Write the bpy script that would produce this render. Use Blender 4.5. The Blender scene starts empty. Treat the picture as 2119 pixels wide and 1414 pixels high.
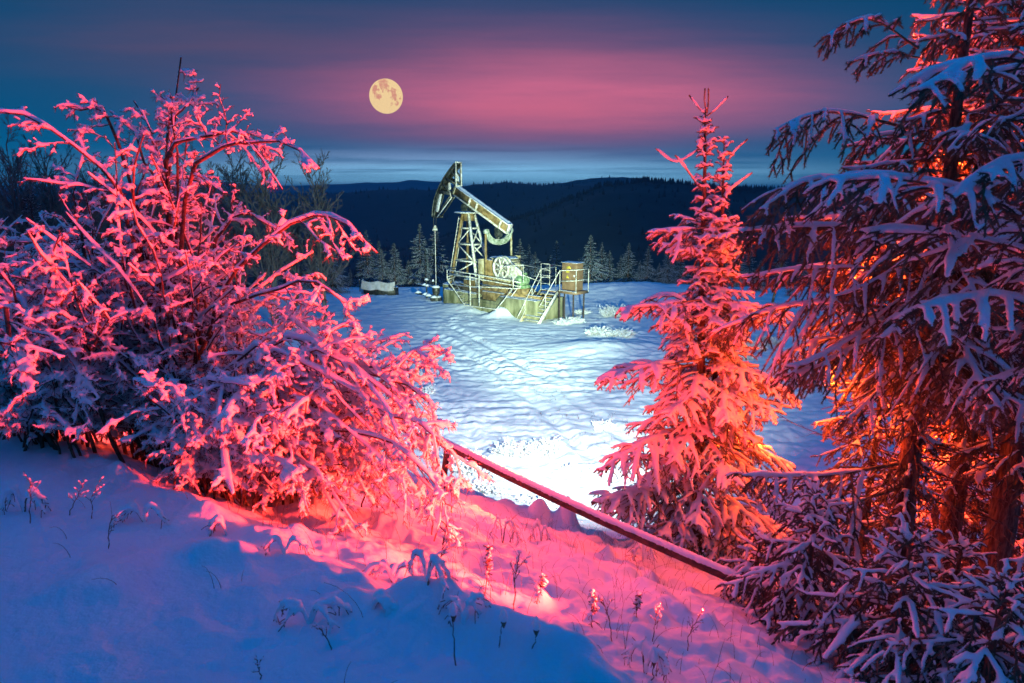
import bpy, math, random
import numpy as np
from mathutils import Vector
R = math.radians
rng = np.random.default_rng(11)
random.seed(5)
# ------------------------------------------------------------------ camera, world, lights
SC = bpy.context.scene
COL = SC.collection
F = 1413.0; TH = R(12.3); CT, ST = math.cos(TH), math.sin(TH); CH = 7.2
def ray(px, py):
    a = (px-1059.5)/F; b = (707-py)/F
    return np.array([a, CT+b*ST, -ST+b*CT])
def at(px, py, Y):                      # photo pixel + real distance ahead -> point in the place
    d = ray(px, py); t = Y/d[1]
    return np.array([0, 0, CH])+d*t
cam = bpy.data.cameras.new('camera'); cam.sensor_width = 36; cam.lens = 36*F/2119
cam.clip_start = .05; cam.clip_end = 60000
cam.dof.use_dof = True; cam.dof.focus_distance = 22; cam.dof.aperture_fstop = 4.5
camo = bpy.data.objects.new('camera', cam); COL.objects.link(camo)
camo.location = (0, 0, CH); camo.rotation_euler = (R(90)-TH, 0, 0); SC.camera = camo
SC.render.engine = 'CYCLES'
SC.cycles.use_denoising = True
SC.cycles.max_bounces = 5; SC.cycles.diffuse_bounces = 3; SC.cycles.glossy_bounces = 2
SC.cycles.transparent_max_bounces = 6; SC.cycles.sample_clamp_indirect = 4
SC.view_settings.view_transform = 'Standard'; SC.view_settings.look = 'None'
SC.view_settings.exposure = 0; SC.view_settings.gamma = 1

def srgb(r, g, b):
    f = lambda c: (c/255/12.92 if c/255 < .04045 else ((c/255+.055)/1.055)**2.4)
    return (f(r), f(g), f(b), 1)

class NT:
    def __init__(s, tree): s.t = tree; s.n = tree.nodes; s.l = tree.links
    def node(s, typ, **k):
        n = s.n.new(typ)
        for a, v in k.items(): setattr(n, a, v)
        return n
    def put(s, sock, v):
        if isinstance(v, bpy.types.NodeSocket): s.l.new(v, sock)
        else: sock.default_value = v
    def m(s, op, a, b=0., c=0., clamp=False):
        n = s.n.new('ShaderNodeMath'); n.operation = op; n.use_clamp = clamp
        for i, v in enumerate((a, b, c)): s.put(n.inputs[i], v)
        return n.outputs[0]
    def mix(s, f, a, b, mode='MIX'):
        n = s.n.new('ShaderNodeMix'); n.data_type = 'RGBA'; n.blend_type = mode
        s.put(n.inputs[0], f); s.put(n.inputs[6], a); s.put(n.inputs[7], b)
        return n.outputs[2]
    def ramp(s, f, stops):
        n = s.n.new('ShaderNodeValToRGB'); e = n.color_ramp.elements
        while len(e) < len(stops): e.new(.5)
        for i, (p, c) in enumerate(stops): e[i].position = p; e[i].color = c if len(c) == 4 else (*c, 1)
        s.put(n.inputs[0], f); return n.outputs[0]
    def noise(s, vec, scale, detail=3, rough=.5, dist=0.):
        n = s.n.new('ShaderNodeTexNoise'); s.put(n.inputs['Vector'], vec)
        n.inputs['Scale'].default_value = scale; n.inputs['Detail'].default_value = detail
        n.inputs['Roughness'].default_value = rough; n.inputs['Distortion'].default_value = dist
        return n.outputs[0]

W = bpy.data.worlds.new('World'); SC.world = W; W.use_nodes = True
w = NT(W.node_tree); w.n.clear()
g = w.node('ShaderNodeNewGeometry'); tc = w.node('ShaderNodeTexCoord')
sp = w.node('ShaderNodeSeparateXYZ'); w.l.new(tc.outputs['Generated'], sp.inputs[0])
X, Y_, Z_ = sp.outputs
ys = w.m('MAXIMUM', Y_, .05)
U_ = w.m('DIVIDE', X, ys); V_ = w.m('DIVIDE', Z_, ys)
def gauss(cu, cv, su, sv):
    a = w.m('DIVIDE', w.m('SUBTRACT', U_, cu), su); b = w.m('DIVIDE', w.m('SUBTRACT', V_, cv), sv)
    q = w.m('ADD', w.m('MULTIPLY', a, a), w.m('MULTIPLY', b, b))
    return w.m('POWER', 2.71828, w.m('MULTIPLY', q, -1.))
cmb = w.node('ShaderNodeCombineXYZ'); w.put(cmb.inputs[0], w.m('MULTIPLY', U_, 1.6)); w.put(cmb.inputs[1], w.m('MULTIPLY', V_, 45.))
streak = w.noise(cmb.outputs[0], 1.6, 4, .55)
cmb2 = w.node('ShaderNodeCombineXYZ'); w.put(cmb2.inputs[0], w.m('MULTIPLY', U_, 1.2)); w.put(cmb2.inputs[1], w.m('MULTIPLY', V_, 5.))
soft = w.noise(cmb2.outputs[0], 1.8, 2, .5)
# clear twilight blue, deeper overhead
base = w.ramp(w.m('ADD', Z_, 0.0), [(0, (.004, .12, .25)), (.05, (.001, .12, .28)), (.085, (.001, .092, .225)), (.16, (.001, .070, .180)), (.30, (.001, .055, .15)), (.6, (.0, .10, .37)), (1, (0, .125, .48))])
front = w.m('MULTIPLY', w.m('ADD', Y_, -.1), 4., clamp=True)
def layer(col, c, amp, gs, tex=None):
    f = w.m('MULTIPLY', gauss(*gs), amp)
    if tex is not None: f = w.m('MULTIPLY', f, tex)
    f = w.m('MULTIPLY', f, front, clamp=True)
    return w.mix(f, col, (*c, 1))
cmb3 = w.node('ShaderNodeCombineXYZ'); w.put(cmb3.inputs[0], w.m('ADD', w.m('MULTIPLY', U_, 1.3), w.m('MULTIPLY', V_, 2.5))); w.put(cmb3.inputs[1], w.m('MULTIPLY', V_, 16.))
soft2 = w.noise(cmb3.outputs[0], 1.5, 5, .6)
softm = w.m('ADD', w.m('ADD', w.m('MULTIPLY', soft, 1.0), w.m('MULTIPLY', soft2, 1.9)), -.42)
c = layer(base, (.15, .085, .19), .95, (.02, .168, .33, .070), softm)
c = layer(c, (.09, .075, .16), .75, (-.42, .205, .26, .05), softm)
c = layer(c, (.60, .145, .27), .98, (.07, .132, .30, .050), softm)
c = layer(c, (.62, .14, .24), .55, (.05, .112, .18, .030), softm)
st1 = w.m('MULTIPLY', w.m('SUBTRACT', streak, .30), 4.5, clamp=True)
c = layer(c, (.22, .34, .60), .8, (-.13, .044, .34, .016), st1)
c = layer(c, (.27, .62, .95), 1.2, (-.05, .027, .42, .015), st1)
c = layer(c, (.22, .58, .88), .9, (.02, .018, .34, .008))
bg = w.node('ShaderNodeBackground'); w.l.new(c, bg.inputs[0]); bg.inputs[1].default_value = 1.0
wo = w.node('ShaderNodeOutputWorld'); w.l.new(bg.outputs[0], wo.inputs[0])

def light(name, typ, loc, energy, col, radius=.0, target=None, **k):
    l = bpy.data.lights.new(name, typ); l.energy = energy; l.color = col
    if typ != 'SUN': l.shadow_soft_size = radius
    for a, v in k.items(): setattr(l, a, v)
    o = bpy.data.objects.new(name, l); COL.objects.link(o); o.location = loc
    if target is not None:
        o.rotation_euler = (Vector(target)-Vector(loc)).to_track_quat('-Z', 'Y').to_euler()
    return o
light('dusk_sky_fill', 'SUN', (0, -20, 60), .26, (.0, .24, .80), target=(6, 12, 0), angle=R(60))  # added wide blue fill from above and behind, models the snow like skylight
RED = (1, .032, .016)
# red gelled lamps on the lower slope, out of sight of the foreground bank
light('red_lamp_to_shrub', 'SPOT', (1.3, 3.6, 4.85), 5600, RED, .10, target=(-2.8, 5.4, 6.6), spot_size=R(72), spot_blend=.7)
light('red_lamp_to_left_shrub', 'SPOT', (1.3, 4.3, 6.3), 2000, RED, .10, target=(-4.0, 5.2, 7.15), spot_size=R(33), spot_blend=.8)
light('red_lamp_to_low_shrub', 'SPOT', (.3, 8.2, 4.1), 1900, (1, .05, .01), .10, target=(-1.8, 5.5, 5.1), spot_size=R(90), spot_blend=.7)
light('red_lamp_to_spruce', 'SPOT', (.75, 5.0, 4.95), 600, (1, .034, .006), .10, target=(2.3, 8.0, 5.9), spot_size=R(80), spot_blend=.7)
light('red_lamp_left_of_spruce', 'SPOT', (.3, 7.6, 4.0), 220, (1, .035, .006), .10, target=(2.3, 8.1, 5.0), spot_size=R(76), spot_blend=.7)
light('red_lamp_on_slope', 'SPOT', (.2, 8.0, 5.22), 400, (1, .04, .04), .30, target=(-.3, 5.2, 3.9), spot_size=R(120), spot_blend=.8)
light('red_lamp_low_slope', 'SPOT', (1.2, 5.6, 5.2), 28, (1, .05, .10), .25, target=(.8, 4.6, 4.), spot_size=R(115), spot_blend=.9)
light('red_lamp_behind_spruce', 'POINT', at(1560, 860, 8.5), 430, (1, .065, .004), .05)
light('red_lamp_in_shrub', 'POINT', at(560, 880, 7.3), 190, (1, .05, .02), .05)
light('red_lamp_in_left_shrub', 'POINT', at(150, 780, 6.8), 170, (1, .05, .02), .05)
light('red_lamp_in_big_spruces', 'POINT', at(1900, 900, 7.6), 430, (1, .05, .006), .05)
light('red_lamp_right_trunks', 'POINT', at(2020, 740, 7.7), 380, (1, .05, .006), .05)
light('red_lamp_mid_boughs', 'POINT', at(1800, 560, 6.7), 240, (1, .05, .006), .05)
light('red_lamp_upper_boughs', 'POINT', at(1985, 330, 6.6), 170, (1, .055, .010), .05)
light('red_lamp_under_boughs', 'SPOT', (2.7, 7.1, 4.0), 1400, (1, .055, .006), .05, target=at(1740, 640, 6.2), spot_size=R(84), spot_blend=.6)
light('red_lamp_below_long_bough', 'POINT', at(1700, 800, 6.5), 150, (1, .08, .006), .05)
light('red_lamp_behind_top', 'POINT', at(1850, 90, 6.9), 90, (1, .045, .012), .05)
light('red_lamp_high', 'SPOT', at(1800, 500, 8.2), 600, (1, .045, .02), .05, target=at(1830, -60, 6.6), spot_size=R(60), spot_blend=.6)
light('white_flood_light', 'SPOT', (1.9, 9.0, 3.9), 17500, (.90, 1, .94), .03, target=(.3, 40, 3.0), spot_size=R(86), spot_blend=1.)
light('white_beam_on_pump', 'SPOT', (2.1, 9.2, 4.1), 80000, (.74, 1, .72), .03, target=(.0, 42, 3.2), spot_size=R(34), spot_blend=1.)

# ------------------------------------------------------------------ helpers
def tag(o, label=None, cat=None, group=None, kind=None):
    if label: o['label'] = label
    if cat: o['category'] = cat
    if group: o['group'] = group
    if kind: o['kind'] = kind
    return o
def empty(name, loc, label, cat, group=None, rz=0):
    o = bpy.data.objects.new(name, None); COL.objects.link(o); o.location = loc; o.rotation_euler = (0, 0, rz)
    o.empty_display_size = .2
    return tag(o, label, cat, group)
def mesh_np(name, V, Q=None, T=None, smooth=True):
    me = bpy.data.meshes.new(name)
    V = np.asarray(V, np.float32)
    nq = 0 if Q is None else len(Q); nt = 0 if T is None else len(T)
    me.vertices.add(len(V)); me.vertices.foreach_set('co', V.ravel())
    idx = []
    if nq: idx.append(np.asarray(Q, np.int32).ravel())
    if nt: idx.append(np.asarray(T, np.int32).ravel())
    idx = np.concatenate(idx)
    me.loops.add(len(idx)); me.loops.foreach_set('vertex_index', idx)
    st = np.concatenate([np.arange(nq)*4, nq*4+np.arange(nt)*3]).astype(np.int32)
    me.polygons.add(nq+nt); me.polygons.foreach_set('loop_start', st)
    me.update(calc_edges=True)
    if smooth: me.polygons.foreach_set('use_smooth', np.ones(nq+nt, bool))
    me.validate()
    return me
def link(name, me, mat, parent=None):
    o = bpy.data.objects.new(name, me); COL.objects.link(o)
    if mat: me.materials.append(mat)
    o.parent = parent
    return o

def nrm(a): return a/(np.linalg.norm(a, axis=-1, keepdims=True)+1e-9)
def frames(P):
    T = np.empty_like(P); T[:, 1:-1] = P[:, 2:]-P[:, :-2]; T[:, 0] = P[:, 1]-P[:, 0]; T[:, -1] = P[:, -1]-P[:, -2]
    T = nrm(T); up = np.zeros_like(T); up[..., 2] = 1
    vert = np.abs(T[..., 2:3]) > .985
    up = np.where(vert, np.array([1., 0, 0]), up)
    S = nrm(np.cross(T, up)); N = np.cross(S, T)
    return T, S, N
def tubes(P, Rr, sides=5, fw=1., fh=1.):
    P = np.asarray(P, float); Rr = np.asarray(Rr, float)
    n, K, _ = P.shape
    T, S, N = frames(P)
    a = np.arange(sides)/sides*2*np.pi
    V = P[:, :, None]+Rr[:, :, None, None]*(S[:, :, None]*(np.cos(a)*fw)[None, None, :, None]+N[:, :, None]*(np.sin(a)*fh)[None, None, :, None])
    V = V.reshape(-1, 3)
    i = np.arange(n)[:, None, None]*K*sides; k = np.arange(K-1)[None, :, None]*sides; s = np.arange(sides)[None, None, :]; s2 = (s+1) % sides
    Q = np.stack([i+k+s, i+k+s2, i+k+sides+s2, i+k+sides+s], -1).reshape(-1, 4)
    return V, Q
class Acc:
    def __init__(s): s.V = []; s.Q = []; s.T = []; s.n = 0
    def add(s, V, Q=None, T=None):
        if Q is not None and len(Q): s.Q.append(np.asarray(Q)+s.n)
        if T is not None and len(T): s.T.append(np.asarray(T)+s.n)
        s.V.append(np.asarray(V, float).reshape(-1, 3)); s.n += len(s.V[-1])
    def mesh(s, name, smooth=True):
        return mesh_np(name, np.concatenate(s.V), np.concatenate(s.Q) if s.Q else None, np.concatenate(s.T) if s.T else None, smooth)
def resample(P, K):
    P = np.asarray(P, float); n = len(P)
    # catmull-rom through guide points
    Q = np.vstack([2*P[0]-P[1], P, 2*P[-1]-P[-2]])
    out = []
    for t in np.linspace(0, n-1-1e-6, K):
        i = int(t); f = t-i; a, b, c_, d = Q[i], Q[i+1], Q[i+2], Q[i+3]
        out.append(.5*((2*b)+(-a+c_)*f+(2*a-5*b+4*c_-d)*f*f+(-a+3*b-3*c_+d)*f**3))
    return np.array(out)
def plen(P): return np.linalg.norm(np.diff(P, axis=1), axis=2).sum(1)
def grow(P, n, t0, t1, ang, lenf, droop, K=5, phi=.3, jit=.25, wob=.06, rs=rng, alt=True):
    """side shoots on every polyline of P; returns polylines, parent index, parameter"""
    N, Kp, _ = P.shape
    T, S, Nn = frames(P)
    L = plen(P)
    par = np.repeat(np.arange(N), n); j = np.tile(np.arange(n), N)
    t = t0+(t1-t0)*(j+.5+rs.uniform(-.4, .4, len(j)))/n
    f = t*(Kp-1); i = np.minimum(f.astype(int), Kp-2); f = (f-i)[:, None]
    st = P[par, i]*(1-f)+P[par, i+1]*f
    Tt = T[par, i]; Ss = S[par, i]; Nt = Nn[par, i]
    side = np.where(j % 2 == 0, 1., -1.) if alt else rs.choice([-1., 1.], len(j))
    ph = rs.normal(0, phi, len(j))
    a = ang+rs.uniform(-jit, jit, len(j))
    d = np.cos(a)[:, None]*Tt+np.sin(a)[:, None]*((side*np.cos(ph))[:, None]*Ss+np.sin(ph)[:, None]*Nt)
    ln = lenf(t, L[par], rs)
    s = np.linspace(0, 1, K)[None, :, None]
    Q = st[:, None]+d[:, None]*ln[:, None, None]*s
    dr = droop*rs.uniform(.5, 1.5, len(j)) if np.isscalar(droop) else droop[par]
    Q[..., 2] -= (dr*ln)[:, None]*(s[..., 0]**1.7)
    wb = rs.normal(0, wob, (len(j), K, 3)).cumsum(1)*ln[:, None, None]/K**.5; wb -= wb[:, :1]
    Q += wb
    return Q, par, t
def snow_on(acc, P, r, lump=.28, fw=1.2, fh=.8, lift=.75, sides=6, rs=rng, t0=0.):
    """thick snow lying along polylines; thins out where they stand steep"""
    n, K, _ = P.shape
    T, S, N = frames(P)
    hz = np.sqrt(np.clip(1-T[..., 2]**2, 0, 1))
    r = np.broadcast_to(np.asarray(r, float).reshape(-1, 1), (n, K))
    rr = r*(.35+.65*hz)*rs.uniform(1-lump, 1+lump, (n, K))
    rr[:, 0] *= .55; rr[:, -1] *= .6
    Q = P.copy(); Q[..., 2] += rr*lift
    # closed, rounded ends
    e0 = Q[:, :1]-T[:, :1]*rr[:, :1, None]*.7; e1 = Q[:, -1:]+T[:, -1:]*rr[:, -1:, None]*.9
    Q = np.concatenate([e0, Q, e1], 1); rr = np.concatenate([rr[:, :1]*.05, rr, rr[:, -1:]*.05], 1)
    acc.add(*tubes(Q, rr, sides, fw, fh))
def needles(acc, P, dens, ln, wd, rs=rng, t0=0., spread=.75):
    n, K, _ = P.shape
    L = plen(P); T, S, N = frames(P)
    cnt = np.maximum((L*dens).astype(int), 2)
    par = np.repeat(np.arange(n), cnt); M = len(par)
    t = t0+(1-t0)*rs.random(M); f = t*(K-1); i = np.minimum(f.astype(int), K-2); f = (f-i)[:, None]
    st = P[par, i]*(1-f)+P[par, i+1]*f
    a = rs.uniform(0, 2*np.pi, M)[:, None]
    rad = np.cos(a)*S[par, i]+np.sin(a)*N[par, i]
    d = nrm(T[par, i]*rs.uniform(.4, 1.1, M)[:, None]+rad*spread)*(ln*rs.uniform(.7, 1.3, M))[:, None]
    sd = nrm(np.cross(d, rs.normal(0, 1, (M, 3))))*wd
    V = np.stack([st-sd, st+sd, st+d], 1).reshape(-1, 3)
    acc.add(V, None, np.arange(M*3).reshape(-1, 3))
def voxel(o, size, smooth=4, fac=.5):
    m = o.modifiers.new('merge', 'REMESH'); m.mode = 'VOXEL'; m.voxel_size = size; m.use_smooth_shade = True
    m2 = o.modifiers.new('soft', 'SMOOTH'); m2.factor = fac; m2.iterations = smooth
    dg = bpy.context.evaluated_depsgraph_get()
    me = bpy.data.meshes.new_from_object(o.evaluated_get(dg))
    old = o.data; o.modifiers.clear(); o.data = me; bpy.data.meshes.remove(old)
    me.polygons.foreach_set('use_smooth', np.ones(len(me.polygons), bool))
    return o
# gradient noise
_perm = np.random.default_rng(3).permutation(512)
_perm = np.concatenate([_perm, _perm])
_g = np.random.default_rng(4).uniform(0, 2*np.pi, 512); _gx, _gy = np.cos(_g), np.sin(_g)
def pn(x, y):
    x = np.asarray(x, float); y = np.asarray(y, float)
    xi = np.floor(x).astype(int); yi = np.floor(y).astype(int); xf = x-xi; yf = y-yi
    u = xf*xf*xf*(xf*(xf*6-15)+10); v = yf*yf*yf*(yf*(yf*6-15)+10)
    def gd(ix, iy, dx, dy):
        h = _perm[(_perm[ix & 511]+iy) & 511]
        return _gx[h]*dx+_gy[h]*dy
    a = gd(xi, yi, xf, yf); b = gd(xi+1, yi, xf-1, yf); c_ = gd(xi, yi+1, xf, yf-1); d = gd(xi+1, yi+1, xf-1, yf-1)
    return (a*(1-u)+b*u)*(1-v)+(c_*(1-u)+d*u)*v
def sstep(a, b, x): t = np.clip((x-a)/(b-a), 0, 1); return t*t*(3-2*t)

# ------------------------------------------------------------------ materials
def principled(name):
    m = bpy.data.materials.new(name); m.use_nodes = True
    t = NT(m.node_tree); b = t.n['Principled BSDF']
    return m, t, b
def objv(t):
    n = t.node('ShaderNodeTexCoord'); return n.outputs['Object']
def bump(t, b, h, strength=.3, dist=.02):
    n = t.node('ShaderNodeBump'); n.inputs['Strength'].default_value = strength; n.inputs['Distance'].default_value = dist
    t.put(n.inputs['Height'], h); t.l.new(n.outputs[0], b.inputs['Normal'])
def mat_snow(name, sc=30, st=.25, dist=.01, sss=.0):
    m, t, b = principled(name); v = objv(t)
    n1 = t.noise(v, sc, 4, .6); n2 = t.noise(v, sc*.17, 3, .5)
    t.put(b.inputs['Base Color'], t.ramp(n2, [(.3, (.72, .80, .86)), (.7, (.79, .86, .90))]))
    b.inputs['Roughness'].default_value = .75; b.inputs['Specular IOR Level'].default_value = .25
    bump(t, b, t.m('ADD', n1, t.m('MULTIPLY', n2, 2.)), st, dist)
    if sss:
        b.inputs['Subsurface Weight'].default_value = sss; b.inputs['Subsurface Scale'].default_value = .035; b.inputs['Subsurface Radius'].default_value = (1, .8, .8)
    return m
M_SNOW = mat_snow('snow_on_branches', 45, .35, .008, .65)
M_GROUND = mat_snow('snow_ground', 26, .55, .016)
M_STEELSNOW = mat_snow('snow_on_steel', 12, .3, .02)
def mat_two(name, c1, c2, sc=8, rough=.8, st=.4, dist=.01, metal=0., lo=.4, hi=.6, det=4, stretch=None):
    m, t, b = principled(name); v = objv(t)
    if stretch:
        mp = t.node('ShaderNodeMapping'); t.l.new(v, mp.inputs[0]); mp.inputs['Scale'].default_value = stretch; v = mp.outputs[0]
    n1 = t.noise(v, sc, det, .6)
    t.put(b.inputs['Base Color'], t.ramp(n1, [(lo, c1), (hi, c2)]))
    b.inputs['Roughness'].default_value = rough; b.inputs['Metallic'].default_value = metal
    if st: bump(t, b, n1, st, dist)
    return m
M_BARK = mat_two('spruce_bark', (.05, .032, .022), (.16, .11, .08), 14, .95, .9, .01, stretch=(3, 3, .6))
M_TWIG = mat_two('shrub_bark', (.05, .028, .02), (.13, .075, .05), 30, .9, .3, .003)
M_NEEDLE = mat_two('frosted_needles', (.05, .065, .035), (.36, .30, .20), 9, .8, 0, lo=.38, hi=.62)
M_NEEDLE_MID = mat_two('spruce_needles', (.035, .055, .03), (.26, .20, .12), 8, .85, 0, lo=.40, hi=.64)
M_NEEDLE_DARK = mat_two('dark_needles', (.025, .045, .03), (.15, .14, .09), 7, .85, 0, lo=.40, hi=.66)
M_FARNEEDLE = mat_two('far_needles', (.010, .028, .022), (.035, .065, .045), .9, .85, 0)
M_BARE = mat_two('bare_tree_bark', (.09, .11, .09), (.20, .22, .18), 2, .9, 0)
M_FOREST = mat_two('far_forest', (.003, .008, .009), (.011, .020, .021), .03, .95, 0)
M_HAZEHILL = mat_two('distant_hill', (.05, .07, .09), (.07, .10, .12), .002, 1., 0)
M_CONC = mat_two('mossy_concrete', (.10, .11, .04), (.34, .34, .19), 1.6, .9, .5, .02, det=8, stretch=(1, 1, .35))
M_PALE = mat_two('frosted_pale_paint', (.42, .40, .27), (.80, .82, .76), 7, .6, .2, .01)
M_OCHRE = mat_two('weathered_ochre_paint', (.13, .085, .025), (.34, .235, .09), 3.5, .6, .3, .01, det=8)
M_EQ = mat_two('frosted_green_paint', (.22, .28, .18), (.50, .55, .45), 6, .6, .2, .01)
M_BROWN = mat_two('brown_cabinet_paint', (.17, .105, .05), (.24, .155, .08), 3, .5, .15, .005)
M_GEAR = mat_two('gearbox_paint', (.30, .25, .10), (.55, .50, .32), 4, .6, .3, .01, det=6)
M_GREEN = mat_two('green_motor_paint', (.10, .22, .08), (.32, .45, .26), 5, .5, .2, .01)
M_DARK = mat_two('dark_steel', (.02, .03, .025), (.09, .10, .08), 6, .5, .2, .005, metal=.4)
M_RUST = mat_two('rusty_pipe', (.022, .016, .014), (.07, .045, .036), 12, .8, .5, .006, det=8)
M_TARP = mat_two('pale_tarp', (.50, .50, .42), (.72, .73, .66), 2.5, .7, .5, .04)
M_STALK = mat_two('dry_stalk', (.09, .05, .035), (.22, .14, .09), 20, .9, 0)
M_FROST = mat_two('hoar_frost', (.45, .48, .46), (.78, .80, .78), 6, .8, 0)
def plain(name, c, rough=.6):
    m, t, b = principled(name); v = objv(t)
    t.put(b.inputs['Base Color'], t.ramp(t.noise(v, 9, 3), [(.3, tuple(x*.8 for x in c)), (.7, c)])); b.inputs['Roughness'].default_value = rough
    return m
M_YEL = plain('warning_yellow', (.75, .62, .03)); M_WHITE = plain('white_paint', (.8, .8, .78)); M_BLACK = plain('black_paint', (.02, .02, .02))

# ------------------------------------------------------------------ terrain
MOUNDS = [(4.4, 31.4, 2.4, 1.3, .34), (-.6, 39.9, .7, .5, .55), (-2.2, 43.2, 2.2, 1.6, .40), (8.5, 50, 7, 3, .7)]
LUMPS = []
_lr = np.random.default_rng(21)
for _ in range(120):
    LUMPS.append((_lr.uniform(-4, 5), _lr.uniform(1.9, 8.5), _lr.uniform(.06, .2), _lr.uniform(.03, .10)))
# lumps of buried grass on the rim of the lower slope, and hummocks along the bank's crest
for (px, py, Y, r_, h_) in [(1120, 1105, 7.9, .16, .30), (1180, 1105, 7.9, .13, .17), (1060, 1110, 7.9, .22, .18), (1000, 1085, 7.7, .3, .16), (1330, 1150, 7.4, .12, .22), (1165, 1105, 7.9, .12, .24), (1410, 1170, 7.2, .15, .2)]:
    p = at(px, py, Y); LUMPS.append((p[0], p[1], r_, h_))
NX, NY = .586, .81
for _ in range(60):
    _t = _lr.uniform(-2.6, 2.2); _q = np.array([.586, .81])*(2.127+_lr.normal(.02, .14))+np.array([.81, -.586])*_t; LUMPS.append((_q[0], _q[1], _lr.uniform(.04, .17), _lr.uniform(.02, .085)))
def ground(x, y, fine=True):
    x = np.asarray(x, float); y = np.asarray(y, float)
    d = NX*x+NY*y-2.127+.07*pn(x*.9+3.1, y*.9)+.07*pn(x*2.3, y*2.3+7)+.10*np.abs(pn(x*3.7+5, y*3.7))+.035*pn(x*8.3, y*8.3)-.03
    prof = np.interp(d, [-30, -6, 0, .25, .55, 1.1, 2, 4, 5.2, 5.75, 6.3, 7.2, 8.6, 10, 12, 400], [7.5, 5.56, 5.23, 5.06, 4.88, 4.64, 4.24, 3.38, 2.80, 2.42, 2.1, 1.4, .75, .25, .0, 0.])
    z = prof+.0
    near = 1-sstep(8, 11, d)
    z = z+near*(.035*pn(x*1.1, y*1.1)+.035*pn(x*3.1+5, y*3.1)+.016*pn(x*7.+1, y*7.)+.006*pn(x*19., y*19.)+.02*pn(x*.7+8, y*1.6)+.05*np.exp(-((d-.05)/.45)**2)*pn(x*2.6, y*2.6+3)+.03*np.exp(-((d-.0)/.35)**2)*np.abs(pn(x*6.6, y*6.6)))
    slope = sstep(.1, .8, d)*near
    z = z+slope*(.10*pn(x*2.2, y*2.2+2)+.05*np.abs(pn(x*3.9, y*3.9+2))+.03*pn(x*8, y*8)+.014*pn(x*17, y*17))
    clr = sstep(9, 13, d)
    edge = sstep(50, 60, y+.0*x)
    # wind-rippled, tracked snow of the clearing
    wx = x+.6*pn(x*.35, y*.35); wy = y+.6*pn(x*.3+9, y*.3)
    amp = .55+.9*np.clip(.5+pn(x*.23+7, y*.23)*1.4, 0, 1)
    rip = .075*pn(wx*.75, wy*1.9)+.062*pn(wx*1.5, wy*3.4)+.07*pn(x*.17, y*.22)+.05*np.abs(pn(wx*2.4, wy*5.2))+.055*np.abs(pn(wx*3.3, wy*6.))*pn(x*.9, y*.9+4)*2+.035*pn(wx*4.2, wy*8.)
    rough = np.exp(-((y-15.5)/3.8)**2)*(.16*np.abs(pn(x*1.1, y*1.1))+.13*np.abs(pn(x*2.4, y*2.4)))
    z = z+clr*(rip*amp+rough+.03*pn(x*5.5, y*6.5)*np.clip(pn(x*.4, y*.4)*2, 0, 1))
    # wheel ruts curving past the shrub towards the pump
    for off in (0, 1.9, 5.2, 7.0):
        cx = -6.5+off*.9+(30-y)*.42-(30-y)**2*.008
        wgt = np.exp(-((x-cx)/.20)**2)*sstep(13, 18, y)*(1-sstep(33, 42, y))*clr*sstep(-.28, .12, pn(x*.3+off, y*.35))
        berm = np.exp(-((np.abs(x-cx)-.42)/.16)**2)*sstep(13, 18, y)*(1-sstep(33, 42, y))*clr
        z = z-.09*wgt+.03*berm
    for (mx, my, a, b, h) in MOUNDS:
        z = z+h*np.exp(-((x-mx)/a)**2-((y-my)/b)**2)
    for (mx, my, a, h) in LUMPS:
        q = ((x-mx)**2+(y-my)**2)/a**2
        z = z+h*np.exp(-q)
    # the ground falls into the valley behind the clearing
    rr = np.hypot(x, y)
    fall = np.interp(np.where(y > 0, np.maximum(y, rr*.55), rr*.2), [0, 53, 70, 160, 330, 3000, 9000], [0, 0, -3.0, -30, -112, -130, -130])
    z = z+fall+sstep(120, 600, rr)*14*pn(x*.004, y*.004)
    return z
def gz(x, y): return float(ground(x, y))
def build_ground():
    fr = [.25]
    while fr[-1] < 9000: fr.append(fr[-1]*(1.0075 if fr[-1] < 12 else 1.0042 if fr[-1] < 54 else 1.035)+.003)
    r = np.array(fr)
    a = np.concatenate([np.linspace(-52, 52, 820), np.linspace(54, 306, 100)]); a = np.radians(a)
    A, Rr = np.meshgrid(a, r)
    x = Rr*np.sin(A); y = Rr*np.cos(A)
    z = ground(x, y)
    n, m = x.shape
    V = np.stack([x, y, z], -1).reshape(-1, 3)
    V = np.vstack([V, [[0, 0, float(ground(0, 0))]]])
    i = np.arange(n-1)[:, None]*m; j = np.arange(m)[None, :]; j2 = (j+1) % m
    Q = np.stack([i+j, i+m+j, i+m+j2, i+j2], -1).reshape(-1, 4)
    T = np.stack([np.full(m, n*m), np.arange(m), (np.arange(m)+1) % m], -1)
    o = link('ground', mesh_np('ground', V, Q, T[:, ::-1]), M_GROUND)
    tag(o, 'snow covered slope and rippled snowy clearing', None, None, 'structure')
build_ground()

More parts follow.
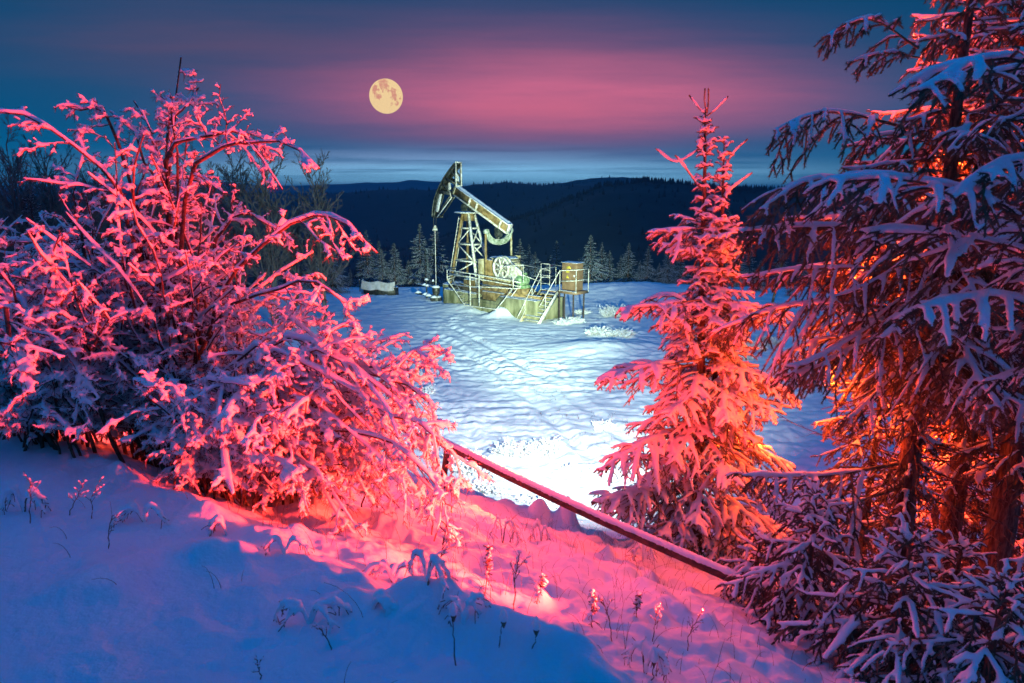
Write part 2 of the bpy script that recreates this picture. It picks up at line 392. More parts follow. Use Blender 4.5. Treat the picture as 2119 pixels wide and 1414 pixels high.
def hill(name, ridge, Y, depth, base, mat, label, ntree, th, seed):
    rs = np.random.default_rng(seed)
    xs = np.array([p[0] for p in ridge], float); ys = np.array([p[1] for p in ridge], float)
    n, m = 260, 46
    pxs = np.linspace(xs[0], xs[-1], n); pys = np.interp(pxs, xs, ys)
    top = np.array([at(a, b, Y) for a, b in zip(pxs, pys)])
    top[:, 2] += pn(top[:, 0]*.02, top[:, 0]*0+seed)*Y*.003-th*.6
    s = np.linspace(0, 1.5, m)
    G = np.zeros((n, m, 3))
    for k, q in enumerate(s):
        if q <= 1: hh = base+(top[:, 2]-base)*(q**.8); yy = Y-depth*(1-q)
        else: hh = top[:, 2]-(top[:, 2]-base)*(q-1)*1.2; yy = Y+depth*(q-1)
        G[:, k, 0] = top[:, 0]*yy/Y; G[:, k, 1] = yy
        G[:, k, 2] = hh+np.where(abs(q-1) > .01, 1, .2)*depth*.035*pn(G[:, k, 0]*3./depth, G[:, k, 1]*3./depth+seed)
    i = np.arange(n-1)[:, None]*m; j = np.arange(m-1)[None, :]
    Q = np.stack([i+j, i+m+j, i+m+j+1, i+j+1], -1).reshape(-1, 4)
    tag(link(name, mesh_np(name, G.reshape(-1, 3), Q), mat), label, None, None, 'structure')
    if not ntree: return
    # conifers of the far wood: thin cones, ridge line and slope
    a = rs.uniform(0, n-1.01, ntree); b = np.where(rs.random(ntree) < .75, rs.normal(1, .008, ntree), rs.uniform(.25, 1.05, ntree))*(m-1)/1.5
    b = np.clip(b, 0, m-1.01)
    ia = a.astype(int); ib = b.astype(int); fa = (a-ia)[:, None]; fb = (b-ib)[:, None]
    p = (G[ia, ib]*(1-fa)+G[ia+1, ib]*fa)*(1-fb)+(G[ia, ib+1]*(1-fa)+G[ia+1, ib+1]*fa)*fb
    h = th*rs.uniform(.55, 1.35, ntree); rad = h*rs.uniform(.18, .3, ntree)
    ang = np.arange(5)/5*2*np.pi
    ring = p[:, None]+np.stack([np.cos(ang), np.sin(ang), ang*0], -1)[None]*rad[:, None, None]
    apex = p+np.array([0, 0, 1])*h[:, None]
    V = np.concatenate([ring, apex[:, None]], 1).reshape(-1, 3)
    k = np.arange(ntree)[:, None]*6
    T = np.stack([k+np.arange(5), k+(np.arange(5)+1) % 5, np.broadcast_to(k+5, (ntree, 5))], -1).reshape(-1, 3)
    tag(link('far_forest', mesh_np('far_forest', V, None, T), M_FOREST), 'dark conifer forest covering '+label, None, None, 'stuff')
hill('near_hill', [(-600, 470), (300, 480), (850, 520), (950, 484), (1040, 457), (1130, 425), (1200, 398), (1240, 380), (1330, 370), (1400, 372), (1460, 378), (1530, 382), (1620, 388), (1800, 396), (2400, 410), (3000, 410)], 850, 520, -80, M_FOREST, 'dark wooded hill on the right side of the valley', 5000, 6, 3)
hill('back_hill', [(-900, 400), (500, 400), (650, 398), (700, 397), (760, 394), (880, 391), (935, 386), (1000, 377), (1060, 375), (1130, 382), (1200, 379), (1300, 376), (1500, 385), (2600, 400)], 2300, 1850, -80, M_FOREST, 'dark wooded ridge behind the pump jack', 5000, 9, 8)
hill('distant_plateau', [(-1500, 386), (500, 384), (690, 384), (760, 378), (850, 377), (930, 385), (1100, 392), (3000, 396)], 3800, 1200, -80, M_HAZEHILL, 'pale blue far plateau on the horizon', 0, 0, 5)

# ------------------------------------------------------------------ spruces
def branch_set(rs, h, z0, z1, spacing, prof, per, K=9, droopk=1., az=None, asym=None):
    zs = []; z = z1
    while z > z0:
        zs.append(z); z -= spacing*rs.uniform(.8, 1.2)*(.55+.6*(h-z)/h+.0)
    S = []; D = []; L = []; E_ = []
    for i, z in enumerate(zs):
        n = per+rs.integers(-1, 2); a0 = rs.uniform(0, 6.28)
        for k in range(n):
            a = a0+6.283*k/n+rs.normal(0, .18) if az is None else rs.uniform(*az)
            l = prof(z)*rs.uniform(.72, 1.15)
            if asym: l *= asym(z, a)
            if rs.random() < .12: l *= .55
            S.append((0, 0, z+rs.normal(0, spacing*.12))); L.append(l)
            zf = z/h
            e = np.interp(zf, [0, .45, .8, .93, 1], [-16, -4, 16, 34, 52])+rs.normal(0, 5)
            E_.append(math.radians(e)); D.append(a)
    S = np.array(S); L = np.array(L); E_ = np.array(E_); D = np.array(D)
    s = np.linspace(0, 1, K)[None, :]
    P = np.zeros((len(L), K, 3))
    hx = np.cos(D)*np.cos(E_); hy = np.sin(D)*np.cos(E_)
    lat = rs.normal(0, .07, len(L))
    zf = S[:, 2]/h
    dr = np.interp(zf, [0, .5, .85, 1], [.40, .34, .16, .04])*droopk*rs.uniform(.7, 1.3, len(L))
    P[..., 0] = hx[:, None]*s*L[:, None]-np.sin(D)[:, None]*lat[:, None]*(s**2)*L[:, None]
    P[..., 1] = hy[:, None]*s*L[:, None]+np.cos(D)[:, None]*lat[:, None]*(s**2)*L[:, None]
    # sag under the snow, tips lifting a little
    P[..., 2] = S[:, 2:3]+np.sin(E_)[:, None]*s*L[:, None]-(dr*L)[:, None]*(s**1.5-.35*s**5)
    P[..., 2] += rs.normal(0, .01, P.shape[:2]).cumsum(1)*L[:, None]
    return P, L
def trunk_mesh(acc, rs, h, r0, K=26, lean=(0, 0), zlo=-.3):
    z = np.linspace(zlo, h, K); t = np.clip(z/h, 0, 1)
    P = np.stack([lean[0]*t+np.cumsum(rs.normal(0, .004, K)), lean[1]*t+np.cumsum(rs.normal(0, .004, K)), z], -1)
    r = r0*(1-t)**.85+.006; r[0] *= 1.15
    acc.add(*tubes(P[None], r[None], 10))
    return P
def spruce(name, label, cat, loc, h, r0, prof, seed, per=6, spacing=.26, z0=.25, z1=None, needle=M_NEEDLE, vox=.02, fine=True,
           snowk=1., dens=420, nl=.021, nw=.0026, group=None, second=None, custom=None, dead=None, az=None, asym=None, droopk=1., l2gap=.085, finger=.42, zsnow=None, shoots=None, spikes=None, snowp=1., lean=(0, 0)):
    rs = np.random.default_rng(seed)
    root = empty(name, loc, label, cat, group)
    ta = Acc(); trunk_mesh(ta, rs, h, r0, lean=lean)
    P1, L1 = branch_set(rs, h, z0, z1 or h-.02, spacing, prof, per, droopk=droopk, az=az, asym=asym)
    if second:                                    # a second leading stem beside the first
        (sx, sy), zb, zt = second
        z = np.linspace(zb, zt, 14); q = np.clip((z-zb)/(.9), 0, 1)
        Ps = np.stack([sx*q+lean[0]*z/h, sy*q+lean[1]*z/h, z], -1); ta.add(*tubes(Ps[None], (r0*.62*(1-(z-zb)/(zt-zb))**.8+.006)[None], 8))
        P2, L2 = branch_set(rs, zt, zb+.5, zt-.02, spacing, lambda zz: prof(min(zz, h))*.8, max(per-1, 3), droopk=droopk)
        P2[..., 0] += sx; P2[..., 1] += sy
        P1 = np.concatenate([P1, P2])
    P1[..., 0] += lean[0]*P1[:, :1, 2]/h; P1[..., 1] += lean[1]*P1[:, :1, 2]/h
    if custom: P1 = np.concatenate([P1]+[np.array([resample(np.array(c_)-np.array(loc), 9)]) for c_ in custom])
    P0 = None
    if spikes:
        P0 = np.array([resample(np.array(c_), 9) for c_ in spikes])
    if shoots: P1 = np.concatenate([P1]+[np.array([resample(np.array(c_), 9)]) for c_ in shoots])
    l1 = plen(P1)
    crown = Acc(); snow = Acc()
    rb = np.clip(l1*.011, .006, .03)[:, None]*np.linspace(1, .3, 9)[None]
    crown.add(*tubes(P1, rb, 5))
    if P0 is not None:
        crown.add(*tubes(P0, np.full((len(P0), 9), .009), 5)); needles(crown, P0, 600, .02, .0028, rs); snow_on(snow, P0[:, 1:], .027, rs=rs, fw=1., lift=.35)
    polys = []
    # side twigs: number follows the branch's length
    n2 = np.clip((l1/l2gap).astype(int), 2, 26)
    fingers = []
    for nn in np.unique(n2):
        sel = P1[n2 == nn]
        Q, par, t = grow(sel, int(nn), .16, .99, R(52), lambda t, L, r_: np.clip(finger*L*(1.06-t)**.8+.05, .05, .50)*r_.uniform(.6, 1.15, len(t)), .55*droopk, K=5, phi=.28, rs=rs)
        fingers.append((Q, t))
    Q2 = np.concatenate([q for q, t in fingers]); t2 = np.concatenate([t for q, t in fingers])
    polys.append(Q2)
    l2 = plen(Q2)
    if fine:
        sel = Q2[l2 > .15]
        Q3, par3, t3 = grow(sel, 5, .2, .95, R(48), lambda t, L, r_: np.clip(.48*L*(1.1-t), .035, .2)*r_.uniform(.6, 1.2, len(t)), .5*droopk, K=4, phi=.35, rs=rs)
        polys.append(Q3)
    for Q in polys:
        k = Q.shape[1]
        crown.add(*tubes(Q, np.full((len(Q), k), .0085 if vox else .012)*np.linspace(1, .55, k)[None], 5))
        needles(crown, Q, dens, nl, nw, rs)
    needles(crown, P1, dens*1.0, nl, nw, rs, t0=.3)
    # snow
    so = P1[:, 2:]
    snow_on(snow, so, np.clip(.019+.010*l1[:, None], .016, .036)*snowk, rs=rs)
    keep = rs.random(len(Q2)) < np.where(t2 > .35, .97, .72)*snowp
    snow_on(snow, Q2[keep], np.clip(.014+.034*l2[keep], .014, .028)[:, None]*snowk*rs.uniform(.75, 1.25, (keep.sum(), 1)), rs=rs, fw=1.25, fh=.75)
    if fine:
        k3 = rs.random(len(Q3)) < .80*snowp**1.5
        snow_on(snow, Q3[k3], .0145*snowk*rs.uniform(.7, 1.3, (k3.sum(), 1)), rs=rs, fw=1.25, fh=.75)
    if dead is not None:                          # bare dead twigs low on a shaded trunk
        n = dead; K = 6
        z = rs.uniform(.4, h*.55, n); a = rs.uniform(0, 6.28, n); l = rs.uniform(.3, 1.1, n); s = np.linspace(0, 1, K)[None]
        PD = np.stack([np.cos(a)[:, None]*s*l[:, None], np.sin(a)[:, None]*s*l[:, None], z[:, None]-.25*l[:, None]*s**1.5], -1)
        PD += rs.normal(0, .012, PD.shape).cumsum(1)
        QD, _, _ = grow(PD, 5, .2, .95, R(50), lambda t, L, r_: .4*L*(1.1-t)*r_.uniform(.5, 1.2, len(t)), .2, K=4, phi=1., rs=rs)
        ta.add(*tubes(PD, np.linspace(.009, .003, K)[None]*np.ones((n, 1)), 4)); ta.add(*tubes(QD, np.linspace(.004, .0015, 4)[None]*np.ones((len(QD), 1)), 3))
    link('trunk', ta.mesh('trunk'), M_BARK, root)
    link('crown', crown.mesh('crown', False), needle, root)
    o = link('snow', snow.mesh('snow'), M_SNOW, root)
    if vox: voxel(o, vox)
    return root

# the middle spruce, two leaders, in front of the clearing
p = at(1440, 1190, 8.0); zb = gz(p[0], p[1]); B = (p[0], p[1], zb)
ytop = at(1463, 215, 8.0)[2]; H1 = ytop-zb
def zpx(py, Y): return at(1440, py, Y)[2]
tz = [zb-.1]+[zpx(q, 8) for q in (1150, 1060, 1000, 940, 900, 840, 770, 720, 680, 630, 590, 540, 500, 470, 440, 360, 300, 200)]
tl = [1.15, 1.25, 1.1, 1.2, 1.1, 1.05, .85, 1.0, .65, .55, .80, .38, .34, .55, .40, .15, .14, .14, .12]
prof1 = lambda z: float(np.interp(z+zb, tz, tl))
L_ = lambda px, py, dy=0: tuple(at(px, py, 8.0+dy)-np.array(B))
spikes = [[L_(1458, 300), L_(1400, 335), L_(1358, 308)], [L_(1452, 395), L_(1420, 350, -.1), L_(1398, 322, -.15)], [L_(1490, 370), L_(1515, 320, -.05), L_(1547, 288, -.1)],
          [L_(1488, 415), L_(1520, 385, -.05), L_(1556, 358, -.1)], [L_(1463, 240), L_(1482, 225), L_(1506, 200)], [L_(1463, 240), L_(1445, 222), L_(1426, 197)],
          [L_(1463, 235, -.02), L_(1458, 210, -.03), L_(1459, 184, -.02)], [L_(1463, 235), L_(1466, 210), L_(1466, 184)]]
shoots = [ [L_(1470, 470, -.1), L_(1400, 478, -.2), L_(1340, 482, -.3)],
          [L_(1450, 620, -.3), L_(1370, 632, -.6), L_(1284, 640, -.8)], [L_(1450, 745, -.3), L_(1340, 760, -.6), L_(1236, 785, -.8)], [L_(1460, 750, .2), L_(1570, 775, -.1), L_(1655, 835, -.2)],
          [L_(1450, 600), L_(1545, 640, .2), L_(1640, 650, .3)], [L_(1430, 880), L_(1330, 920, -.5), L_(1240, 975, -.7)], [L_(1430, 1010), L_(1320, 1020, -.5), L_(1232, 1040, -.6)], [L_(1450, 900), L_(1560, 930, .1), L_(1645, 970, .1)],
          [L_(1440, 1100), L_(1300, 1130, -.5), L_(1215, 1160, -.6)]]
spruce('spruce_tree', 'young spruce with two pointed tips and red lit snow beyond the slanting pipe', 'spruce', B, H1, .075, prof1, 101, per=6, spacing=.20, z0=.12, z1=zpx(255, 8)-zb,
       vox=.0135, second=((.20, -.03), zpx(900, 8)-zb, zpx(300, 8)-zb), shoots=shoots, spikes=spikes, snowk=1.05, snowp=.88, droopk=.72, l2gap=.066, finger=.47, lean=(-.215, 0))

# the big spruces at the right, trunks close together
def big(px, py, Y, ptop, label, seed, tabpy, tabl, **k):
    p = at(px, py, Y); z_ = gz(p[0], p[1]); zz = [z_-1]+[at(px, q, Y)[2] for q in tabpy]; ll = [tabl[0]]+list(tabl)
    o = np.argsort(zz); zz = np.array(zz)[o]; ll = np.array(ll)[o]
    h = at(px, ptop, Y)[2]-z_
    prof = lambda z: float(np.interp(z+z_, zz, ll))
    return spruce('spruce_tree', label, 'spruce', (p[0], p[1], z_), h, k.pop('r0', .11), prof, seed, **k)
def pts(*a): return [tuple(at(*q)) for q in a]
big(1862, 1120, 6.0, -330, 'tall spruce whose trunk stands nearest the middle, long snowy boughs reaching left', 201,
    (1200, 1100, 1000, 900, 800, 740, 680, 600, 500, 400, 300, 230, 130, 50, -100, -300), (.6, .5, .35, .28, .45, 1.0, 1.25, 1.2, 1.2, 1.15, .95, .8, .5, .42, .4, .15),
    vox=.013, dead=110, per=6, spacing=.27, z0=1.1, needle=M_NEEDLE_MID, snowk=.78, finger=.40, nl=.028, dens=520, snowp=.74, droopk=1.35,
    custom=[pts((1900, 100, 6, ), (1800, 40, 5.9), (1703, 78, 5.8)), pts((1905, 120, 6), (1830, 110, 5.9), (1752, 132, 5.8)), pts((1900, 270, 6), (1720, 232, 5.8), (1602, 272, 5.7)),
            pts((1895, 560, 6), (1700, 555, 6.0), (1535, 575, 6.1)), pts((1895, 470, 6), (1680, 470, 5.7), (1530, 480, 5.6)), pts((1890, 640, 6), (1650, 632, 6.2), (1470, 690, 6.3)), pts((1890, 700, 6), (1720, 700, 6.2), (1600, 745, 6.2)),
            pts((1860, 960, 6), (1700, 985, 5.7), (1535, 985, 5.4)), pts((1860, 1010, 6), (1720, 1060, 5.6), (1600, 1150, 5.3)), pts((1890, 420, 6), (1700, 370, 5.6), (1572, 435, 5.5))])
big(1962, 1120, 7.0, -500, 'tall spruce with dark trunk behind the first big spruce, second from its right edge', 202,
    (1200, 1000, 800, 700, 400, 100, -200, -500), (.4, .4, .6, 1.2, 1.4, 1.2, .8, .1), vox=.018, dead=130, per=5, spacing=.34, z0=2.0, r0=.13, snowk=.9, finger=.36, dens=330, needle=M_NEEDLE_MID, snowp=.6, droopk=1.3)
big(2066, 1120, 6.4, -600, 'thick dark spruce trunk at the right edge behind snow laden boughs', 203,
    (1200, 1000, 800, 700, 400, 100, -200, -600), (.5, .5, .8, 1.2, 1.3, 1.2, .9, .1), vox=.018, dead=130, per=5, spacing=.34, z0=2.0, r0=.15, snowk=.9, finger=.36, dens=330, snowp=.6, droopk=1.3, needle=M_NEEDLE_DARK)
# the nearest spruce, its trunk just outside the frame
big(2330, 1000, 4.1, -900, 'nearest spruce leaning in from the right with bluish snow on drooping boughs', 204,
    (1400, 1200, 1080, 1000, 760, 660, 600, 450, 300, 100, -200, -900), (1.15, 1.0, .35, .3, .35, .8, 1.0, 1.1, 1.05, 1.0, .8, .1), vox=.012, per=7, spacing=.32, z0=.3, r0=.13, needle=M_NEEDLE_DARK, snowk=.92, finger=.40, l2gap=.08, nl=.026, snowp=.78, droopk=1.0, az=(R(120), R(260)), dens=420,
    custom=[pts((2300, 560, 4.1), (2050, 420, 3.9), (1870, 372, 3.8), (1722, 378, 3.75)), pts((2300, 200, 4.1), (2080, 120, 3.8), (1900, 190, 3.6)), pts((2300, 420, 4.1), (2120, 330, 3.8), (1960, 420, 3.6)),
            pts((2300, 620, 4.1), (2040, 500, 4.0), (1780, 480, 3.95)), pts((2300, 760, 4.1), (2100, 620, 3.9), (1900, 640, 3.7))])
# slim saplings between the trunks
for i, (px, py, Y, ptop, lab) in enumerate([(1785, 1120, 6.9, 560, 'slim spruce sapling with thin stem left of the first big trunk'), (1925, 1120, 8.0, 420, 'slim spruce sapling between the two left big trunks'), (2015, 1120, 8.2, 420, 'slim spruce sapling between the two right big trunks'), (2110, 1120, 7.6, 300, 'red lit spruce sapling behind the rightmost trunk')]):
    big(px, py, Y, ptop, lab, 220+i, (1200, 900, 600, 400), (.75, .7, .5, .1), vox=.019, per=6, spacing=.24, z0=.2, r0=.045, dens=300, finger=.38, snowp=.5, snowk=.7, needle=M_NEEDLE_MID)
# low young spruces in the lower right corner
for i, (px, Y, hh, rad, lab) in enumerate([(1660, 4.9, 1.15, .62, 'low young spruce at the foot of the pipe, snow hanging in fingers'), (1860, 4.0, 1.0, .80, 'low bushy spruce below the big trunks, in bluish shade'), (2060, 3.5, .95, .72, 'low bushy spruce in the bottom right corner'), (1560, 5.6, .6, .5, 'small spruce seedling under the end of the pipe'), (1960, 5.2, 1.0, .8, 'low spruce thicket between the big trunks and the corner')]):
    p = at(px, 1300, Y); z_ = gz(p[0], p[1])
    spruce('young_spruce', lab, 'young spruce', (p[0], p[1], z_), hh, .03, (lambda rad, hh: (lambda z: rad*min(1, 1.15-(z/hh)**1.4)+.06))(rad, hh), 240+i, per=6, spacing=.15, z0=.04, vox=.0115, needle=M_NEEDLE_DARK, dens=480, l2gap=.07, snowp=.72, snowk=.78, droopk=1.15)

# ------------------------------------------------------------------ the snow laden shrubs
def shrub(name, label, base, stems, seed, lv=(12, 7, 4), vox=.016, snowk=1., lens=(.34, .42, .5), berries=False, twigr=.0035):
    rs = np.random.default_rng(seed)
    root = empty(name, base, label, 'shrub')
    b = np.array(base)
    P = np.array([resample(np.array(s)-b, 12) for s in stems])
    L = plen(P)
    P[:, 1:] += (rs.normal(0, .012, (len(P), 11, 3)).cumsum(1))*np.minimum(L, 2)[:, None, None]
    wood = Acc(); snow = Acc()
    r = np.clip(.0065+.0042*L, .006, .022)[:, None]*np.linspace(1, .28, 12)[None]
    wood.add(*tubes(P, r, 6))
    snow_on(snow, P[:, 1:], (.014+.010*rs.random((len(P), 1)))*snowk, rs=rs, lump=.35, fw=1.1, fh=.9, lift=.85)
    cur = P; tr = [.0048, .0036, .0026]; sr = [.0124, .0092, .0076]
    for lvl, n in enumerate(lv):
        Q, par, t = grow(cur, n, .18 if lvl else .22, .98, R(46), lambda t, L, r_: np.clip(lens[lvl]*np.minimum(L, 1.9)*(1.12-.92*t)*r_.uniform(.3, 1.25, len(t)), .04, .7), .22, K=6-(lvl > 1), phi=1.0, wob=.07, rs=rs, alt=False, jit=.4)
        wood.add(*tubes(Q, np.linspace(tr[lvl], tr[lvl]*.5, Q.shape[1])[None]*np.ones((len(Q), 1)), 4 if lvl < 2 else 3))
        k = rs.random(len(Q)) < (.95, .86, .74)[lvl]
        snow_on(snow, Q[k], sr[lvl]*snowk*rs.uniform(.55, 1.35, (k.sum(), 1)), rs=rs, lump=.38, fw=1.1, fh=.9, lift=.85)
        cur = Q
    link('stems', wood.mesh('stems'), M_TWIG, root)
    o = link('snow', snow.mesh('snow'), M_SNOW, root)
    voxel(o, vox, 3)
    return root
def inside(poly, x, y):
    c_ = False; n = len(poly)
    for i in range(n):
        x1, y1 = poly[i]; x2, y2 = poly[i-1]
        if (y1 > y) != (y2 > y) and x < (x2-x1)*(y-y1)/(y2-y1)+x1: c_ = not c_
    return c_
def stems_in(poly, n, bpx, bY, Yr, rs, arch=.25):
    out = []
    while len(out) < n:
        x = rs.uniform(min(p[0] for p in poly), max(p[0] for p in poly)); y = rs.uniform(min(p[1] for p in poly), max(p[1] for p in poly))
        if not inside(poly, x, y): continue
        T = at(x, y, rs.uniform(*Yr)); bp = at(bpx[0]+rs.normal(0, bpx[2]), bpx[1], bY+rs.normal(0, .25)); bp[2] = gz(bp[0], bp[1])-.03
        if T[2] < gz(T[0], T[1])+.08: T[2] = gz(T[0], T[1])+.08
        l = np.linalg.norm(T-bp)
        if l < .5: continue
        hd = np.linalg.norm((T-bp)[:2])
        mid = bp+(T-bp)*np.array([.5, .5, .6])+np.array([rs.normal(0, .08)*l, rs.normal(0, .08)*l, arch*hd*rs.uniform(.7, 1.5)])
        q1 = bp+(mid-bp)*.45+np.array([0, 0, .06*l])
        out.append([bp, q1, mid, T])
    return out
rs = np.random.default_rng(77)
polyA = [(60, 430), (140, 350), (250, 340), (300, 250), (330, 205), (385, 215), (410, 320), (470, 390), (520, 470), (600, 500), (640, 560), (600, 680), (500, 780), (350, 850), (200, 850), (60, 820), (0, 760), (-60, 600), (-40, 480)]
sA = stems_in(polyA, 140, (385, 940, 60), 5.9, (4.9, 7.1), rs, .22)
bA = at(385, 940, 5.9); bA[2] = gz(bA[0], bA[1])
BA = tuple(bA)
def guide(*q, Y0=5.9): return [bA+np.array([rs.normal(0, .12), rs.normal(0, .12), 0])]+[at(*k) for k in q]
sA += [guide((350, 640, 5.8), (345, 400, 5.7), (325, 195, 5.7)), guide((360, 640, 5.8), (350, 420, 5.8), (388, 152, 5.8)),
       guide((370, 520, 5.7), (365, 330, 5.6), (450, 288, 5.5), (520, 300, 5.4), (582, 415, 5.3)), guide((385, 560, 5.7), (400, 360, 5.5), (500, 285, 5.3), (545, 292, 5.3), (610, 272, 5.2), (682, 306, 5.1)),
       guide((300, 600, 5.6), (240, 400, 5.4), (110, 295, 5.2), (0, 268, 5.1)), guide((330, 620, 5.8), (280, 330, 5.9), (225, 225, 5.9), (165, 205, 5.9)),
       guide((420, 640, 5.6), (560, 480, 5.4), (680, 455, 5.2), (748, 498, 5.1)), guide((430, 700, 5.6), (560, 600, 5.3), (680, 590, 5.1), (752, 612, 5.0)), guide((200, 640, 5.6), (152, 420, 5.5), (148, 250, 5.5)),
       guide((345, 500, 5.8), (335, 330, 5.8), (300, 215, 5.9)), guide((355, 500, 5.8), (350, 300, 5.8), (410, 215, 5.8)), guide((350, 520, 5.9), (345, 300, 5.9), (350, 190, 5.9)), guide((330, 500, 6), (300, 330, 6.0), (260, 260, 6.0)), guide((430, 560, 6.0), (480, 470, 6.1), (520, 440, 6.1), (580, 490, 6.0))]
shrub('snowy_shrub', 'tall arching bare shrub thick with red lit snow, highest on the left side', BA, sA, 301, lv=(12, 7, 4), vox=.0085)
polyB = [(520, 760), (600, 720), (700, 790), (800, 830), (880, 860), (912, 930), (905, 1040), (860, 1110), (800, 1150), (700, 1110), (600, 1050), (480, 1010), (400, 960), (430, 840)]
sB = stems_in(polyB, 95, (560, 1010, 70), 5.6, (4.3, 6.1), rs, .42)
bB = at(560, 1010, 5.6); bB[2] = gz(bB[0], bB[1])
gB = lambda *q: [bB+np.array([rs.normal(0, .12), rs.normal(0, .1), 0])]+[at(*k) for k in q]
sB += [gB((620, 840, 5.3), (740, 770, 5.0), (790, 800, 4.9), (838, 735, 4.9), (905, 714, 4.9)), gB((650, 860, 5.3), (760, 800, 5.1), (830, 810, 5.0), (860, 770, 5.0), (922, 736, 5.0)),
       gB((620, 760, 5.3), (690, 720, 5.0), (752, 690, 4.9)), gB((640, 780, 5.3), (740, 770, 5.0), (860, 830, 4.8), (915, 950, 4.7), (918, 1010, 4.7)), gB((650, 780, 5.3), (700, 720, 5.1), (776, 655, 5.0)),
       gB((700, 860, 5.0), (820, 850, 4.7), (900, 900, 4.5), (900, 1080, 4.4)), gB((660, 900, 4.9), (780, 900, 4.6), (860, 970, 4.4), (880, 1100, 4.3))]
shrub('snowy_shrub', 'dense low shrub drooping down the slope, bright red snow, right of the tall one', tuple(bB), sB, 302, lv=(12, 7, 4), vox=.0085)
polyC = [(-150, 560), (-60, 470), (60, 430), (150, 520), (260, 640), (330, 800), (300, 900), (200, 930), (0, 900), (-150, 800)]
sC = stems_in(polyC, 80, (70, 930, 90), 5.4, (4.4, 6.2), rs, .28)
bC = at(70, 930, 5.4); bC[2] = gz(bC[0], bC[1])
sC += [[bC+np.array([-.1, .1, 0]), at(30, 640, 4.6), at(20, 700, 4.2), at(62, 730, 4.1), at(85, 800, 4.1)]]
shrub('snowy_shrub', 'purple shaded bare shrub at the left edge under heavy snow', tuple(bC), sC, 303, lv=(12, 7, 4), vox=.0095)
polyD = [(330, 800), (480, 780), (620, 820), (700, 900), (640, 1000), (480, 1020), (350, 980), (280, 900)]
sD = stems_in(polyD, 44, (450, 960, 50), 5.0, (4.0, 5.2), rs, .35)
bD = at(450, 960, 5.0); bD[2] = gz(bD[0], bD[1])
shrub('snowy_shrub', 'front low shrub with sagging snowy twigs over the blue snow bank', tuple(bD), sD, 304, lv=(10, 7, 4), vox=.0085)
# thin bare twig hanging between the middle spruce and the big ones
rt = empty('bare_branch', tuple(at(1800, 930, 6.2)), 'thin bare reddish branch without snow reaching left from the big spruces', 'branch')
bp = np.array([resample(np.array(pts((1800, 930, 6.2), (1730, 910, 6.1), (1650, 880, 6.0), (1600, 850, 5.9)))-at(1800, 930, 6.2), 10)])
q, _, _ = grow(bp, 9, .1, .9, R(28), lambda t, L, r_: .35*L*(1.1-t)*r_.uniform(.5, 1.1, len(t)), .1, K=5, phi=1., rs=rs)
a_ = Acc(); a_.add(*tubes(bp, np.linspace(.006, .002, 10)[None], 5)); a_.add(*tubes(q, np.linspace(.0028, .001, 5)[None]*np.ones((len(q), 1)), 3)); link('twigs', a_.mesh('twigs'), M_TWIG, rt)

